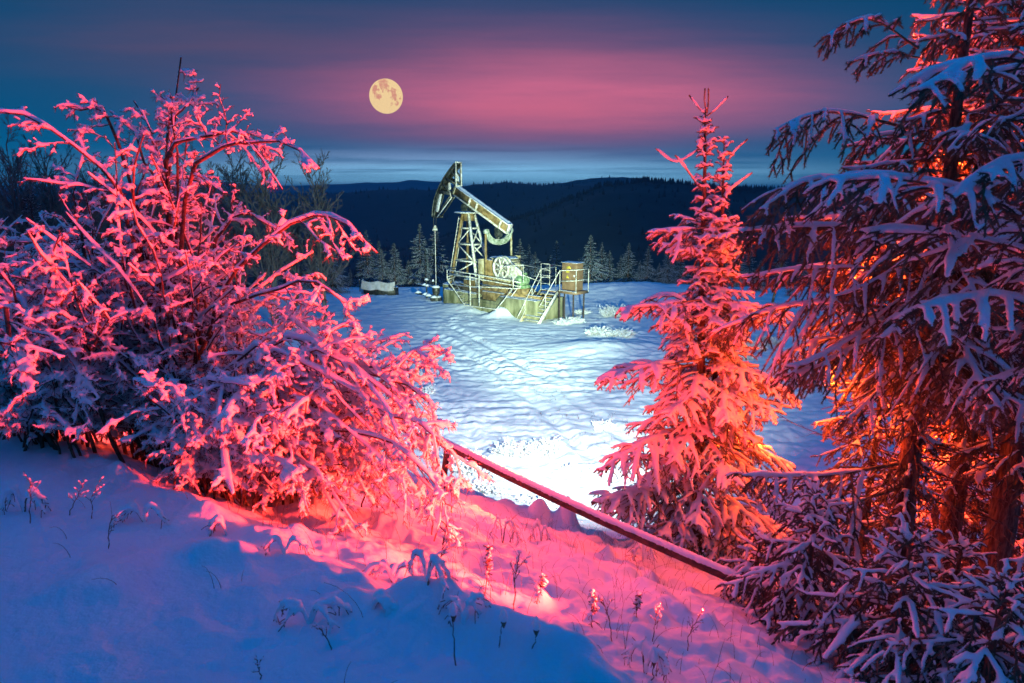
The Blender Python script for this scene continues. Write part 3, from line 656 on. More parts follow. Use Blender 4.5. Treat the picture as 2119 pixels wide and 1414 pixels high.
# ------------------------------------------------------------------ pump jack (local u along the beam, v towards the camera side, w up)
PO = (-2.98, 44.15); PA = math.atan2(-.6945, .7195)
def p3(u, v, w_): return np.array([u, -v, w_], float)
class MB(Acc):
    def box(s, a, b, bev=0):
        a = np.array(a, float); b = np.array(b, float)
        lo = np.array([a[0], -max(a[1], b[1]), min(a[2], b[2])]); hi = np.array([b[0], -min(a[1], b[1]), max(a[2], b[2])])
        lo[0], hi[0] = min(a[0], b[0]), max(a[0], b[0])
        x0, y0, z0 = lo; x1, y1, z1 = hi
        V = [(x0, y0, z0), (x1, y0, z0), (x1, y1, z0), (x0, y1, z0), (x0, y0, z1), (x1, y0, z1), (x1, y1, z1), (x0, y1, z1)]
        s.add(V, [(0, 3, 2, 1), (4, 5, 6, 7), (0, 1, 5, 4), (1, 2, 6, 5), (2, 3, 7, 6), (3, 0, 4, 7)]); return s
    def bar(s, a, b, w_=.06, h=None):
        h = h or w_; A = p3(*a); B = p3(*b); T = B-A; L = np.linalg.norm(T); T /= L
        up = np.array([0, 0, 1.]) if abs(T[2]) < .95 else np.array([0, 1., 0])
        S = np.cross(T, up); S /= np.linalg.norm(S); N = np.cross(S, T)
        V = [q+sx*S*w_/2+sz*N*h/2 for q in (A, B) for sx, sz in ((-1, -1), (1, -1), (1, 1), (-1, 1))]
        s.add(V, [(0, 1, 2, 3), (7, 6, 5, 4), (0, 4, 5, 1), (1, 5, 6, 2), (2, 6, 7, 3), (3, 7, 4, 0)]); return s
    def rod(s, pts_, r=.025, sides=8):
        P = np.array([[p3(*q) for q in pts_]]); s.add(*tubes(P, np.full(P.shape[:2], r), sides))
        for q, o in ((0, 1), (-1, -1)):
            n0 = s.n-P.shape[1]*sides if q == 0 else s.n-sides
            s.T.append(np.array([[n0, n0+i, n0+i+1] if o < 0 else [n0, n0+i+1, n0+i] for i in range(1, sides-1)]))
        return s
    def prism(s, poly, v0, v1):
        """polygon in (u, w), extruded from v0 to v1"""
        n = len(poly)
        V = [p3(u, v0, w_) for u, w_ in poly]+[p3(u, v1, w_) for u, w_ in poly]
        c0 = np.mean(V[:n], 0); c1 = np.mean(V[n:], 0)
        s.add(V+[c0, c1], [(i, (i+1) % n, n+(i+1) % n, n+i) for i in range(n)], [(2*n, (i+1) % n, i) for i in range(n)]+[(2*n+1, n+i, n+(i+1) % n) for i in range(n)]); return s
    def strip(s, line, wid, v0, v1):
        """band following a line in (u, w), with thickness v0..v1"""
        L = np.array(line, float); T = np.gradient(L, axis=0); T /= np.linalg.norm(T, axis=1, keepdims=True); N = np.stack([-T[:, 1], T[:, 0]], 1)*wid/2
        a, b = L+N, L-N; n = len(L)
        V = [p3(u, v, w_) for arr, v in ((a, v0), (b, v0), (b, v1), (a, v1)) for u, w_ in arr]
        Q = []
        for i in range(n-1):
            for k in range(4):
                k2 = (k+1) % 4; Q.append((k*n+i, k*n+i+1, k2*n+i+1, k2*n+i))
        Q += [(0, n, 2*n, 3*n), (n-1, 4*n-1, 3*n-1, 2*n-1)]
        s.add(V, Q); return s
    def disc(s, c_, r, th, axis='v', n=24, r2=None):
        c_ = np.array(c_, float); ang = np.arange(n)/n*2*np.pi; ax = {'u': 0, 'v': 1, 'w': 2}[axis]; o = [i for i in range(3) if i != ax]
        r2 = r2 or r; V = []
        for sgn, rr in ((-.5, r), (.5, r2)):
            for a in ang:
                q = c_.copy(); q[o[0]] += rr*math.cos(a); q[o[1]] += rr*math.sin(a); q[ax] += sgn*th; V.append(p3(*q))
        for sgn in (-.5, .5):
            q = c_.copy(); q[ax] += sgn*th; V.append(p3(*q))
        s.add(V, [(i, (i+1) % n, n+(i+1) % n, n+i) for i in range(n)], [(2*n, (i+1) % n, i) for i in range(n)]+[(2*n+1, n+i, n+(i+1) % n) for i in range(n)]); return s
    def drift(s, a, b, h, n=7, seed=0):
        """a cap of snow lying on the rectangle a..b (u,v) at height a[2]"""
        r_ = np.random.default_rng(seed+int(abs(a[0]*13+b[1]*7)*10)); nu = max(3, int(abs(b[0]-a[0])/.12)+2); nv = max(3, int(abs(b[1]-a[1])/.10)+2)
        uu = np.linspace(min(a[0], b[0]), max(a[0], b[0]), nu); vv = np.linspace(min(a[1], b[1]), max(a[1], b[1]), nv)
        q = np.minimum(np.arange(nu), np.arange(nu)[::-1]); qv = np.minimum(np.arange(nv), np.arange(nv)[::-1])
        ed = np.minimum(np.minimum(q[:, None], 1.)*.75+.25, np.minimum(qv[None, :], 1.)*.75+.25); ed = np.where((q[:, None] == 0) | (qv[None] == 0), .30, ed)
        z0 = a[2] if np.isscalar(a[2]) else 0
        zt = np.interp(uu, [a[0], b[0]] if a[0] < b[0] else [b[0], a[0]], [a[2], b[2]] if a[0] < b[0] else [b[2], a[2]])[:, None]
        top = zt+h*ed*r_.uniform(.7, 1.15, (nu, nv)); bot = np.broadcast_to(zt-.004, (nu, nv))
        G = [np.stack([np.broadcast_to(uu[:, None], (nu, nv)), -np.broadcast_to(vv[None], (nu, nv)), z], -1).reshape(-1, 3) for z in (top, bot)]
        V = np.vstack(G); m = nu*nv; i = np.arange(nu-1)[:, None]*nv; j = np.arange(nv-1)[None]
        Q = np.stack([i+j, i+nv+j, i+nv+j+1, i+j+1], -1).reshape(-1, 4)[:, ::-1]
        rim = [(k, k+1) for k in range(nv-1)]+[(k*nv+nv-1, (k+1)*nv+nv-1) for k in range(nu-1)]+[(m-1-k, m-2-k) for k in range(nv-1)]+[((nu-1-k)*nv, (nu-2-k)*nv) for k in range(nu-1)]
        s.add(V, np.vstack([Q, Q[:, ::-1]+m, [(a_, b_, b_+m, a_+m) for a_, b_ in rim]])); return s
    def out(s, name, mat, parent, smooth=False, bev=0, label=None):
        if name in ('snow', 'warning_mark') and len(s.V) > 1:      # one object for each separate piece
            off = 0; k = s.n
            pieces = []
            for V in s.V:
                q = [a[0] for a in [(x,) for x in s.Q] if len(a) and off <= np.min(a[0]) < off+len(V)]; t_ = [x for x in s.T if off <= np.min(x) < off+len(V)]
                p_ = MB(); p_.add(V, (np.concatenate(q)-off) if q else None, (np.concatenate(t_)-off) if t_ else None); pieces.append(p_); off += len(V)
            for p_ in pieces: o = p_.out(name, mat, parent, smooth, bev, label)
            return o
        o = link(name, s.mesh(name, smooth), mat, parent)
        if bev:
            m = o.modifiers.new('bevel', 'BEVEL'); m.width = bev; m.segments = 2; m.limit_method = 'ANGLE'
        if label: o['label'] = label
        return o
def pu(name, label, cat, group=None): return empty(name, (PO[0], PO[1], 0), label, cat, group, PA)
def lerp(a, b, t): return tuple(np.array(a)*(1-t)+np.array(b)*t)

fd = pu('concrete_foundation', 'mossy greenish concrete block the pump jack stands on', 'foundation')
b_ = MB(); b_.prism([(-1.15, -.6), (1.9, -.6), (1.9, 1.02), (-1.05, 1.06), (-1.15, .95)], .98, -1.3); b_.out('block', M_CONC, fd, bev=.03)
b_ = MB(); b_.prism([(1.92, -.6), (7.25, -.8), (7.25, 1.18), (4.2, 1.12), (4.0, .82), (1.92, .80)], 1.25, -1.3); b_.out('block', M_CONC, fd, bev=.03)
b_ = MB(); b_.box((-1.95, -.9, -.3), (-1.22, .35, 1.25)); b_.out('block', M_CONC, fd, bev=.03)
b_ = MB(); b_.drift((-1.13, -.1, 1.055), (1.88, .97, 1.02), .09); b_.drift((4.3, .75, 1.16), (7.2, 1.24, 1.18), .06); b_.drift((-1.95, -.9, 1.25), (-1.22, .35, 1.25), .12); b_.out('snow', M_STEELSNOW, fd, True)

pj = pu('pump_jack', 'frosted oil pump jack with tilted walking beam and curved horse head', 'pump jack')
# skid and machinery pedestal
b_ = MB()
for v in (.72, -.72): b_.box((-.8, v-.09, 1.06), (7.1, v+.09, 1.11)); b_.box((-.8, v-.05, 1.11), (7.1, v+.05, 1.34)); b_.box((-.8, v-.09, 1.34), (7.1, v+.09, 1.39))
for u in (-.7, .5, 1.8, 3.2, 4.4, 5.6, 7.0): b_.box((u, -.62, 1.10), (u+.12, .62, 1.36))
b_.out('skid', M_OCHRE, pj)
b_ = MB(); b_.box((2.2, -.55, 1.4), (3.9, .62, 1.88)); b_.box((2.35, .63, 1.0), (4.6, .86, 1.62)); b_.box((.6, .35, 1.4), (1.4, .75, 1.83)); b_.box((2.6, .87, .75), (4.4, 1.02, 1.30)); b_.out('pedestal', M_OCHRE, pj, bev=.02)
b_ = MB(); b_.drift((.6, .35, 1.83), (1.4, .75, 1.83), .08); b_.drift((2.35, .63, 1.62), (4.6, .86, 1.62), .06); b_.drift((2.6, .90, 1.30), (4.4, 1.06, 1.30), .07)
for v in (.72, -.72): b_.drift((-.8, v-.09, 1.39), (7.1, v+.09, 1.39), .05)
b_.drift((3.9, -.55, 1.4), (5.1, .5, 1.4), .10)
b_.out('snow', M_STEELSNOW, pj, True)
# samson post: four legs, cross members, diagonals
post = MB(); tu, tv, tz_ = (.0, .62), .27, 5.92
feet = {(-1, 1): (-.72, .72), (1, 1): (1.85, .72), (-1, -1): (-.72, -.72), (1, -1): (1.85, -.72)}
tops = {(-1, 1): (.04, .24), (1, 1): (.58, .24), (-1, -1): (.04, -.24), (1, -1): (.58, -.24)}
def legp(k, w_):
    f, t = feet[k], tops[k]; q = (w_-1.40)/(5.90-1.40); return (f[0]+(t[0]-f[0])*q, f[1]+(t[1]-f[1])*q, w_)
def brace(h0, h1, pairs, w_=.07):
    for a, b in pairs: post.bar(legp(a, h0), legp(b, h1), w_)
ring = [((-1, 1), (1, 1)), ((-1, -1), (1, -1)), ((-1, 1), (-1, -1)), ((1, 1), (1, -1))]
for h in (5.0, 4.0, 2.95, 2.0): brace(h, h, ring, .085)
brace(4.0, 5.0, [((-1, 1), (1, 1)), ((1, -1), (-1, -1)), ((1, 1), (1, -1))], .06)
brace(4.0, 2.95, [((-1, 1), (1, 1)), ((1, -1), (-1, -1)), ((1, 1), (1, -1))], .075)
brace(2.0, 2.95, [((-1, 1), (1, 1)), ((1, -1), (-1, -1)), ((1, 1), (1, -1))], .075)
post.out('samson_post', M_PALE, pj)
for k in feet:
    MB().bar(legp(k, 1.40), legp(k, 5.86), .15, .15).out('leg', M_OCHRE if k[0] < 0 else M_PALE, pj, label='ochre corner leg of the tower' if k[0] < 0 else None)
b_ = MB(); b_.prism([(-.05, 5.45), (.70, 5.45), (.64, 5.90), (.0, 5.90)], .265, .24); b_.prism([(-.05, 5.45), (.70, 5.45), (.64, 5.90), (.0, 5.90)], -.24, -.265); b_.box((.655, -.235, 5.46), (.675, .235, 5.89)); b_.out('gusset', M_OCHRE, pj)
b_ = MB(); b_.box((-.45, -.55, 5.925), (.95, .55, 5.98)); b_.out('post_cap', M_PALE, pj)
b_ = MB(); b_.drift((-.45, .27, 5.98), (.95, .55, 5.98), .07); b_.drift((-.45, -.55, 5.98), (-.16, .27, 5.98), .07); b_.out('snow', M_STEELSNOW, pj, True)
b_ = MB(); b_.box((-.02, -.36, 5.985), (.42, .36, 6.12)); b_.disc((.2, .30, 6.32), .20, .14); b_.disc((.2, -.30, 6.32), .20, .14); b_.disc((.2, 0, 6.32), .09, .8); b_.prism([(.0, 6.13), (.4, 6.13), (.28, 6.40), (.12, 6.40)], .22, .14); b_.out('saddle_bearing', M_DARK, pj, bev=.01)
# ladder on the tower
ld = MB()
for v in (.50, .08): ld.bar((-.98, v+.18, 1.4), (-.12, v-.06, 5.7), .035)
for i in range(17):
    t = (i+.5)/17; a = lerp((-.98, .68, 1.4), (-.12, .44, 5.7), t); b = lerp((-.98, .26, 1.4), (-.12, .02, 5.7), t); ld.bar(a, b, .028)
ld.out('ladder', M_PALE, pj)
# walking beam: an I girder
def bm(s, o, v=0):    # s along the beam from the head end, o across it (up)
    a = np.array((-.93, 7.37)); b = np.array((3.93, 5.05)); d = (b-a)/np.linalg.norm(b-a); n = np.array([-d[1], d[0]])
    q = a+d*s+n*o; return (q[0], q[1])
LB = float(np.linalg.norm(np.array((3.93, 5.05))-np.array((-.93, 7.37))))
wb = MB()
for o, h in ((.27, .05), (-.27, .05)): wb.prism([bm(0, o-h/2), bm(LB, o-h/2), bm(LB, o+h/2), bm(0, o+h/2)], -.20, .20)
for s_ in (.0, 1.62, 2.32, 4.62, LB-.04): wb.prism([bm(s_, -.245), bm(s_+.05, -.245), bm(s_+.05, .245), bm(s_, .245)], -.19, .19)
wb.out('walking_beam', M_PALE, pj)
MB().prism([bm(.06, -.244), bm(LB-.05, -.244), bm(LB-.05, .244), bm(.06, .244)], -.05, .05).out('web_plate', M_OCHRE, pj)
b_ = MB(); q0, q1 = bm(.1, .296), bm(LB-.05, .296); b_.drift((q0[0], -.19, q0[1]), (q1[0], .19, q1[1]), .10); b_.out('snow', M_STEELSNOW, pj, True)
# horse head
arc = [(-.66, 9.02), (-1.05, 8.72), (-1.55, 8.30), (-2.05, 7.77), (-2.42, 7.28), (-2.70, 6.80), (-2.86, 6.35), (-2.95, 5.95), (-2.98, 5.62)]
hh = MB()
arcp = resample(np.array([(a, b, 0) for a, b in arc]), 26)[:, :2]
for v0, v1 in ((.24, .20), (-.20, -.24)):
    hh.strip(arcp+np.array([.09, -.07]), .20, v0, v1)
    for a, b, ww in (((-.62, 9.0), (-.66, 7.62), .10), ((-.66, 7.65), (-1.06, 7.05), .14), ((-1.10, 7.08), (-2.55, 5.68), .12), ((-1.02, 8.56), (-.66, 8.18), .10), ((-.70, 7.75), (-1.62, 8.12), .16), ((-1.0, 7.1), (-2.28, 7.30), .20), ((-1.9, 7.8), (-1.25, 7.25), .14), ((-2.42, 5.66), (-2.94, 5.64), .16), ((-2.3, 7.1), (-2.86, 5.9), .10)):
        hh.strip([a, b], ww, v0, v1)
hh.out('horse_head', M_DARK, pj)
hp = MB(); hp.strip(arcp, .03, .30, -.30); hp.out('head_face', M_DARK, pj)
b_ = MB()
for v in (.22, -.22): b_.bar((-.56, v, 9.06), (-.56, v, 7.60), .10, .07)
b_.bar((-.56, .27, 9.07), (-.56, -.27, 9.07), .09); b_.bar((-.56, .27, 7.62), (-.56, -.27, 7.62), .09)
b_.bar((-1.15, .27, 7.30), (-1.0, .27, 6.86), .05); b_.bar((-.95, .245, 6.92), (-2.50, .245, 5.60), .05); b_.out('back_frame', M_PALE, pj)
b_ = MB(); b_.prism([(-2.28, 7.12), (-2.02, 7.10), (-2.42, 5.92), (-2.84, 6.02)], .18, .16); b_.out('frost_panel', M_FROST, pj); b_ = MB(); b_.prism([(-1.12, 8.5), (-.8, 8.3), (-.72, 7.9), (-1.0, 7.95)], -.16, -.18); b_.out('frost_panel', M_FROST, pj); b_ = MB(); b_.prism([(-1.9, 7.75), (-1.6, 7.85), (-1.5, 7.45), (-1.75, 7.3)], -.16, -.18); b_.out('frost_panel', M_FROST, pj)
b_ = MB(); b_.rod([(-3.0, .10, 6.3), (-3.02, .10, 4.75)], .018); b_.rod([(-3.0, -.10, 6.3), (-3.02, -.10, 4.75)], .018); b_.out('bridle', M_DARK, pj)
b_ = MB(); b_.box((-3.10, -.16, 4.72), (-2.94, .16, 4.86)); b_.disc((-3.02, 0, 4.98), .13, .16, 'w', 16, .07); b_.out('carrier_bar', M_PALE, pj, bev=.01)
MB().rod([(-3.02, 0, 4.9), (-3.05, 0, .95)], .026).out('polished_rod', M_PALE, pj, True)
# equaliser, pitmans, cranks
eq = MB()
el = [(1.02, 4.94), (.93, 4.72), (.72, 4.46), (.42, 4.30), (0, 4.25), (-.42, 4.30), (-.72, 4.46), (-.93, 4.72), (-1.02, 4.94)]
elr = resample(np.array([(a, b, 0) for a, b in el]), 22)[:, :2]
n_ = len(elr)
Tn = np.gradient(elr, axis=0); Tn /= np.linalg.norm(Tn, axis=1, keepdims=True); Nn_ = np.stack([-Tn[:, 1], Tn[:, 0]], 1)
wd_ = .05+.10*np.cos(np.linspace(-1.5, 1.5, n_))
for u0, u1, kk in ((2.96, 3.04, 1.0), (2.86, 3.14, .12)):
    for sg in ((1, -1) if kk < 1 else (0,)):
        c2 = elr+Nn_*(wd_*sg)[:, None] if sg else elr
        hw = (wd_*(1 if not sg else .0)+(.02 if sg else 0))[:, None]
        a, b = c2+Nn_*hw, c2-Nn_*hw
        V = [p3(u, v, w_) for arr, u in ((a, u0), (b, u0), (b, u1), (a, u1)) for v, w_ in arr]
        Q = [(k*n_+i, k*n_+i+1, ((k+1) % 4)*n_+i+1, ((k+1) % 4)*n_+i) for i in range(n_-1) for k in range(4)]+[(0, n_, 2*n_, 3*n_), (n_-1, 4*n_-1, 3*n_-1, 2*n_-1)]
        eq.add(V, Q)
for v in (1.04, -1.04): eq.disc((3.0, v, 4.92), .16, .26, 'u')
eq.out('equalizer', M_EQ, pj)
b_ = MB(); b_.disc((3.0, 0, 4.72), .20, .34, 'v'); b_.box((2.84, -.20, 4.70), (3.16, .20, 5.12)); b_.disc((3, 0, 4.5), .12, .3, 'w'); b_.out('tail_bearing', M_DARK, pj, bev=.01)
for v in (1.10, -1.10): MB().bar((3.0, v, 4.95), (3.02, v*1.0, 3.15 if v < 0 else 2.0), .12, .10).out('pitman', M_OCHRE if v > 0 else M_GEAR, pj)
b_ = MB()
for v in (1.0, -1.0):
    b_.prism([(2.35, 2.5), (3.35, 3.0), (3.3, 3.2), (2.5, 3.05), (2.25, 2.75)] if v < 0 else [(2.28, 2.0), (2.72, 1.9), (2.75, 3.28), (2.30, 3.25)], v-.08, v+.08)
b_.out('crank', M_GEAR, pj, bev=.02)
b_ = MB(); b_.prism([(2.76, 1.92), (3.30, 1.92), (3.30, 3.22), (2.78, 3.28)], .78, 1.02); b_.out('counterweight', M_OCHRE, pj, bev=.03); b_ = MB(); b_.prism([(2.1, 2.2), (3.6, 2.2), (3.7, 2.9), (2.9, 3.15), (2.1, 2.9)], -1.25, -1.05); b_.out('counterweight', M_OCHRE, pj, bev=.03)
b_ = MB(); b_.box((2.8, -1.25, 3.16), (3.6, -1.0, 3.26)); b_.box((3.2, -1.22, 3.28), (3.75, -1.02, 3.40)); b_.out('crank_pin', M_GEAR, pj)
b_ = MB(); b_.box((2.5, -.6, 1.9), (4.5, .55, 2.75)); b_.prism([(2.5, 2.76), (4.5, 2.76), (4.3, 3.18), (3.6, 3.38), (2.9, 3.30), (2.6, 3.0)], -.55, .5); b_.box((2.4, -.68, 2.72), (4.6, .62, 2.80)); b_.disc((3.0, .0, 2.75), .28, 1.6); b_.out('gearbox', M_GEAR, pj, bev=.03)
b_ = MB(); b_.drift((2.65, -.5, 3.3), (4.2, .45, 3.3), .10); b_.drift((2.76, .80, 3.26), (3.30, 1.0, 3.22), .06); b_.out('snow', M_STEELSNOW, pj, True)
# spoked pulley and its guard
pl = MB(); pc = (4.17, .95, 2.84)
ang = np.linspace(0, 2*np.pi, 41)[:-1]; rr_ = np.array([.56, .66]); V = []
for v in (.86, 1.04):
    for r_ in rr_:
        for a in ang: V.append(p3(pc[0]+r_*math.cos(a), v, pc[2]+r_*math.sin(a)))
m_ = len(ang); Q = []
for i in range(m_):
    j = (i+1) % m_; I, O, I2, O2 = i, m_+i, 2*m_+i, 3*m_+i; Ij, Oj, I2j, O2j = j, m_+j, 2*m_+j, 3*m_+j
    Q += [(I, O, Oj, Ij), (I2, I2j, O2j, O2), (O, O2, O2j, Oj), (I, Ij, I2j, I2)]
pl.add(V, Q)
for k in range(8):
    a = k*math.pi/4+.3; pl.bar((pc[0]+.08*math.cos(a), .95, pc[2]+.08*math.sin(a)), (pc[0]+.58*math.cos(a), .95, pc[2]+.58*math.sin(a)), .08, .07)
pl.disc((pc[0], .95, pc[2]), .13, .24); pl.out('pulley', M_PALE, pj)
b_ = MB(); b_.disc((pc[0], .70, pc[2]), .68, .16, n=32); b_.prism([(4.2, 3.50), (5.55, 2.75), (5.75, 2.45), (5.6, 2.15), (4.2, 2.20)], .62, .78); b_.out('belt_guard', M_PALE, pj)
mo = MB(); mo.disc((5.55, .55, 2.18), .29, .62, n=28); mo.disc((5.55, .98, 2.18), .25, .12, n=24, r2=.16); mo.box((5.25, .2, 1.72), (5.85, .85, 1.90)); mo.box((5.35, .35, 2.48), (5.72, .7, 2.62))
for k in range(14):
    a = k*2*math.pi/14; mo.bar((5.55+.30*math.cos(a), .28, 2.18+.30*math.sin(a)), (5.55+.30*math.cos(a), .84, 2.18+.30*math.sin(a)), .03, .04)
mo.out('motor', M_GREEN, pj, bev=.01)
MB().box((5.1, .1, 1.41), (6.1, .95, 1.71)).out('motor_base', M_OCHRE, pj)

# crank guard: two wire mesh panels of trapezoid outline tied together
gd = pu('crank_guard', 'frosted tube and wire guard cage hanging in front of the cranks', 'guard rail')
vf, vr = 1.72, 1.42
outl = [(.14, 1.84), (1.76, .40), (4.53, .47), (5.88, 1.83), (6.7, 1.95)]
b_ = MB()
b_.rod([(.14, vf, 2.46), (.14, vf, 1.84)]+[(u, vf, w_) for u, w_ in outl[1:4]]+[(6.42, vf, 1.9)], .034)
b_.rod([(-.55, vr-1.1, 2.50), (.14, vf, 2.46), (2.4, vf, 2.40), (5.88, vf, 2.27), (6.5, vf, 2.22)], .036)
b_.rod([(.14, vf, 2.24), (2.4, vf, 2.17), (5.88, vf, 2.02), (6.5, vf, 2.0)], .034)
b_.rod([(.14, vf, 2.02), (-.5, .5, 2.05)], .025); b_.rod([(.14, vf, 1.86), (-.5, .5, 1.86), (-.5, .5, 2.45)], .03)
for u, wb_ in ((2.26, .42), (3.06, .43), (5.9, 1.85)): b_.rod([(u, vf, 2.4), (u, vf, wb_)], .034)
b_.rod([(.9, vf, 1.86), (2.2, vf, 1.62), (5.88, vf, 1.83)], .022)
b_.out('front_panel', M_PALE, gd, True)
b_ = MB(); vb = .95
b_.rod([(-.35, vb, 1.84), (1.35, vb, .40), (4.3, vb, .47), (5.6, vb, 1.83)], .03)
b_.out('rear_panel', M_PALE, gd, True)
b_ = MB()
for k in range(7):
    t = (k+.5)/7; b_.bar((.14+1.62*t, vf-.02, 1.84-1.44*t), (-.35+1.7*t, vb, 1.84-1.44*t), .035, .03)
b_.out('rungs', M_PALE, gd)
b_ = MB()
for k in range(46):
    u = .45+k*.12; lo = np.interp(u, [o[0] for o in outl], [o[1] for o in outl]); b_.bar((u, vf+.02, lo+.03), (u, vf+.02, np.interp(u, [.14, 5.88], [2.24, 2.02])-.03), .007)
for hz in (.75, 1.05, 1.35):
    u0 = .14+1.62*(1.84-hz)/1.44; u1 = 4.53+1.35*(hz-.47)/1.36; b_.bar((u0, vf+.02, hz), (u1, vf+.02, hz), .008)
b_.out('wire_mesh', M_DARK, gd)

# stairs, landing and hand rails at the pump's right end
st = pu('steel_stairs', 'snow dusted steel stairs with hand rails up to the control cabinet', 'stairs')
for u, wd_s in ((6.43, .05), (7.76, .07)):
    MB().bar((u, 1.62, -.05), (u, -.05, 1.62), .06, .24 if u > 7 else .18).out('stringer', M_PALE if u > 7 else M_GEAR, st)
for k in range(8):
    t = (k+.6)/8.3; o = MB().box((6.47, 1.60-1.64*t-.10, 1.62*t-.02), (7.72, 1.60-1.64*t+.10, 1.62*t+.012)).out('step', M_GEAR, st)
b_ = MB()
for k in range(8):
    t = (k+.6)/8.3; b_.drift((6.5, 1.60-1.64*t-.10, 1.62*t+.012), (7.70, 1.60-1.64*t+.10, 1.62*t+.012), .03, seed=k)
b_.drift((6.42, -1.5, 1.66), (7.70, -.1, 1.66), .07); b_.drift((7.78, -.15, 1.75), (9.05, -.02, 1.75), .05); b_.out('snow', M_STEELSNOW, st, True)
b_ = MB(); b_.box((6.40, -1.55, 1.58), (7.70, -.08, 1.655)); b_.box((7.74, -1.15, 1.60), (9.10, 0, 1.745)); b_.out('landing', M_BROWN, st)
for a in ((8.85, -.1), (8.85, -1.05), (8.2, -.1), (7.85, -.08)): MB().rod([(a[0], a[1], 1.62), (a[0], a[1], -.5)], .045).out('support_post', M_RUST, st)
b_ = MB()
b_.rod([(6.43, 1.95, .20), (6.43, -.06, 2.86), (6.43, -1.4, 2.88)], .024); b_.rod([(6.43, 1.75, -.02), (6.43, -.06, 2.34), (6.43, -1.4, 2.36)], .02)
for v, w_, h in ((1.3, .35, .95), (.7, .95, .95), (-.06, 1.6, 1.26), (-1.4, 1.6, 1.26)): b_.rod([(6.43, v, w_), (6.43, v, w_+h)], .022)
b_.rod([(7.76, 1.55, .98), (7.92, .0, 2.88), (9.1, -.0, 3.0), (9.12, -1.1, 2.98)], .024); b_.rod([(7.9, .0, 2.28), (9.1, 0, 2.40), (9.12, -1.1, 2.4)], .022)
for q in ((7.92, 0, 1.7, 2.88), (9.1, 0, 1.7, 3.0), (7.76, 1.05, .55, 1.6), (9.12, -1.1, 1.7, 2.98)): b_.rod([(q[0], q[1], q[2]), (q[0], q[1], q[3])], .022)
b_.rod([(6.43, 1.45, 2.2), (6.43, 1.45, 3.2), (6.43, -.05, 2.88)], .024); b_.rod([(4.9, 1.45, 3.05), (6.43, 1.45, 3.2)], .024); b_.rod([(6.43, 1.45, 2.62), (6.43, -.05, 2.1)], .02)
b_.out('hand_rail', M_PALE, st, True)
b_ = MB()
for q in ((4.72, -2), (5.43, -2)): b_.rod([(q[0], q[1], 1.3), (q[0], q[1], 2.92)], .025)
for w_ in (2.92, 2.55, 2.2, 1.7): b_.rod([(4.72, -2, w_), (5.43, -2, w_)], .022)
b_.rod([(5.43, -2, 2.92), (7.8, -1.5, 2.9)], .02); b_.rod([(5.43, -2, 2.1), (4.0, -1.8, 2.1)], .02)
b_.out('rear_rail', M_PALE, st, True)

cb = pu('control_cabinet', 'brown steel control cabinet with yellow warning marks on the stair landing', 'cabinet')
b_ = MB(); b_.box((7.86, -.85, 1.80), (8.92, -.25, 3.30)); b_.out('body', M_BROWN, cb, bev=.012)
b_ = MB(); b_.box((7.91, -.248, 1.85), (8.87, -.232, 3.25)); b_.out('door', M_BROWN, cb, bev=.004)
b_ = MB(); b_.box((7.80, -.9, 3.302), (8.98, -.18, 3.34)); b_.out('roof', M_BROWN, cb)
b_ = MB(); b_.drift((7.80, -.9, 3.34), (8.98, -.18, 3.34), .045); b_.out('snow', M_STEELSNOW, cb, True)
b_ = MB(); b_.disc((8.78, -.215, 2.62), .06, .03, n=14); b_.out('handle', M_WHITE, cb)
b_ = MB(); b_.prism([(8.17, 2.46), (8.39, 2.46), (8.28, 2.64)], -.230, -.224)
for u in (8.19, 8.28, 8.37): b_.box((u-.03, -.230, 2.78), (u+.035, -.224, 2.88))
b_.box((8.14, -.230, 3.02), (8.52, -.224, 3.07)); b_.box((8.22, -.230, 3.08), (8.46, -.224, 3.13)); b_.out('warning_mark', M_YEL, cb)
b_ = MB(); b_.prism([(8.285, 2.50), (8.30, 2.55), (8.275, 2.55), (8.285, 2.60), (8.262, 2.54), (8.28, 2.54)], -.2235, -.2225); b_.out('bolt_mark', M_BLACK, cb)

wh = pu('wellhead', 'snow capped wellhead with flanges and side valves under the rod', 'wellhead')
b_ = MB(); b_.disc((-3.06, 0, .02), .42, .40, 'w'); b_.disc((-3.06, 0, .30), .17, .3, 'w'); b_.disc((-3.06, 0, .48), .24, .08, 'w'); b_.disc((-3.06, 0, .72), .26, .34, 'w'); b_.out('casing', M_DARK, wh, bev=.01)
b_ = MB(); b_.disc((-3.06, 0, .25), .40, .10, 'w', r2=.28); b_.disc((-3.06, 0, .95), .30, .12, 'w', r2=.18)
for q in ((-3.45, .35, .38), (-2.75, .45, .34), (-3.95, .2, .40), (-4.9, .1, .42)): b_.disc(q, .27, .14, 'w', 12, .08)
b_.disc((-3.85, .1, .98), .22, .12, 'w', 12, .08); b_.disc((-4.15, .1, 1.02), .22, .12, 'w', 12, .08); b_.disc((-3.95, .1, 1.38), .16, .12, 'w', 12, .06); b_.disc((-3.35, 0, 1.34), .10, .14, 'w', 12, .05); b_.drift((-4.9, .03, .97), (-3.2, .17, .97), .04)
b_.out('snow', M_STEELSNOW, wh, True)
b_ = MB(); b_.rod([(-3.06, 0, .36), (-3.45, .35, .30), (-3.95, .2, .30), (-5.2, .1, .30)], .07); b_.rod([(-3.06, 0, .36), (-2.75, .45, .26)], .07); b_.rod([(-3.95, .1, .30), (-3.95, .1, 1.38)], .05); b_.rod([(-4.9, .1, .30), (-4.9, .1, .95), (-3.15, .1, .93)], .045); b_.rod([(-3.35, 0, .95), (-3.35, 0, 1.33)], .03); b_.out('side_pipe', M_DARK, wh, True)
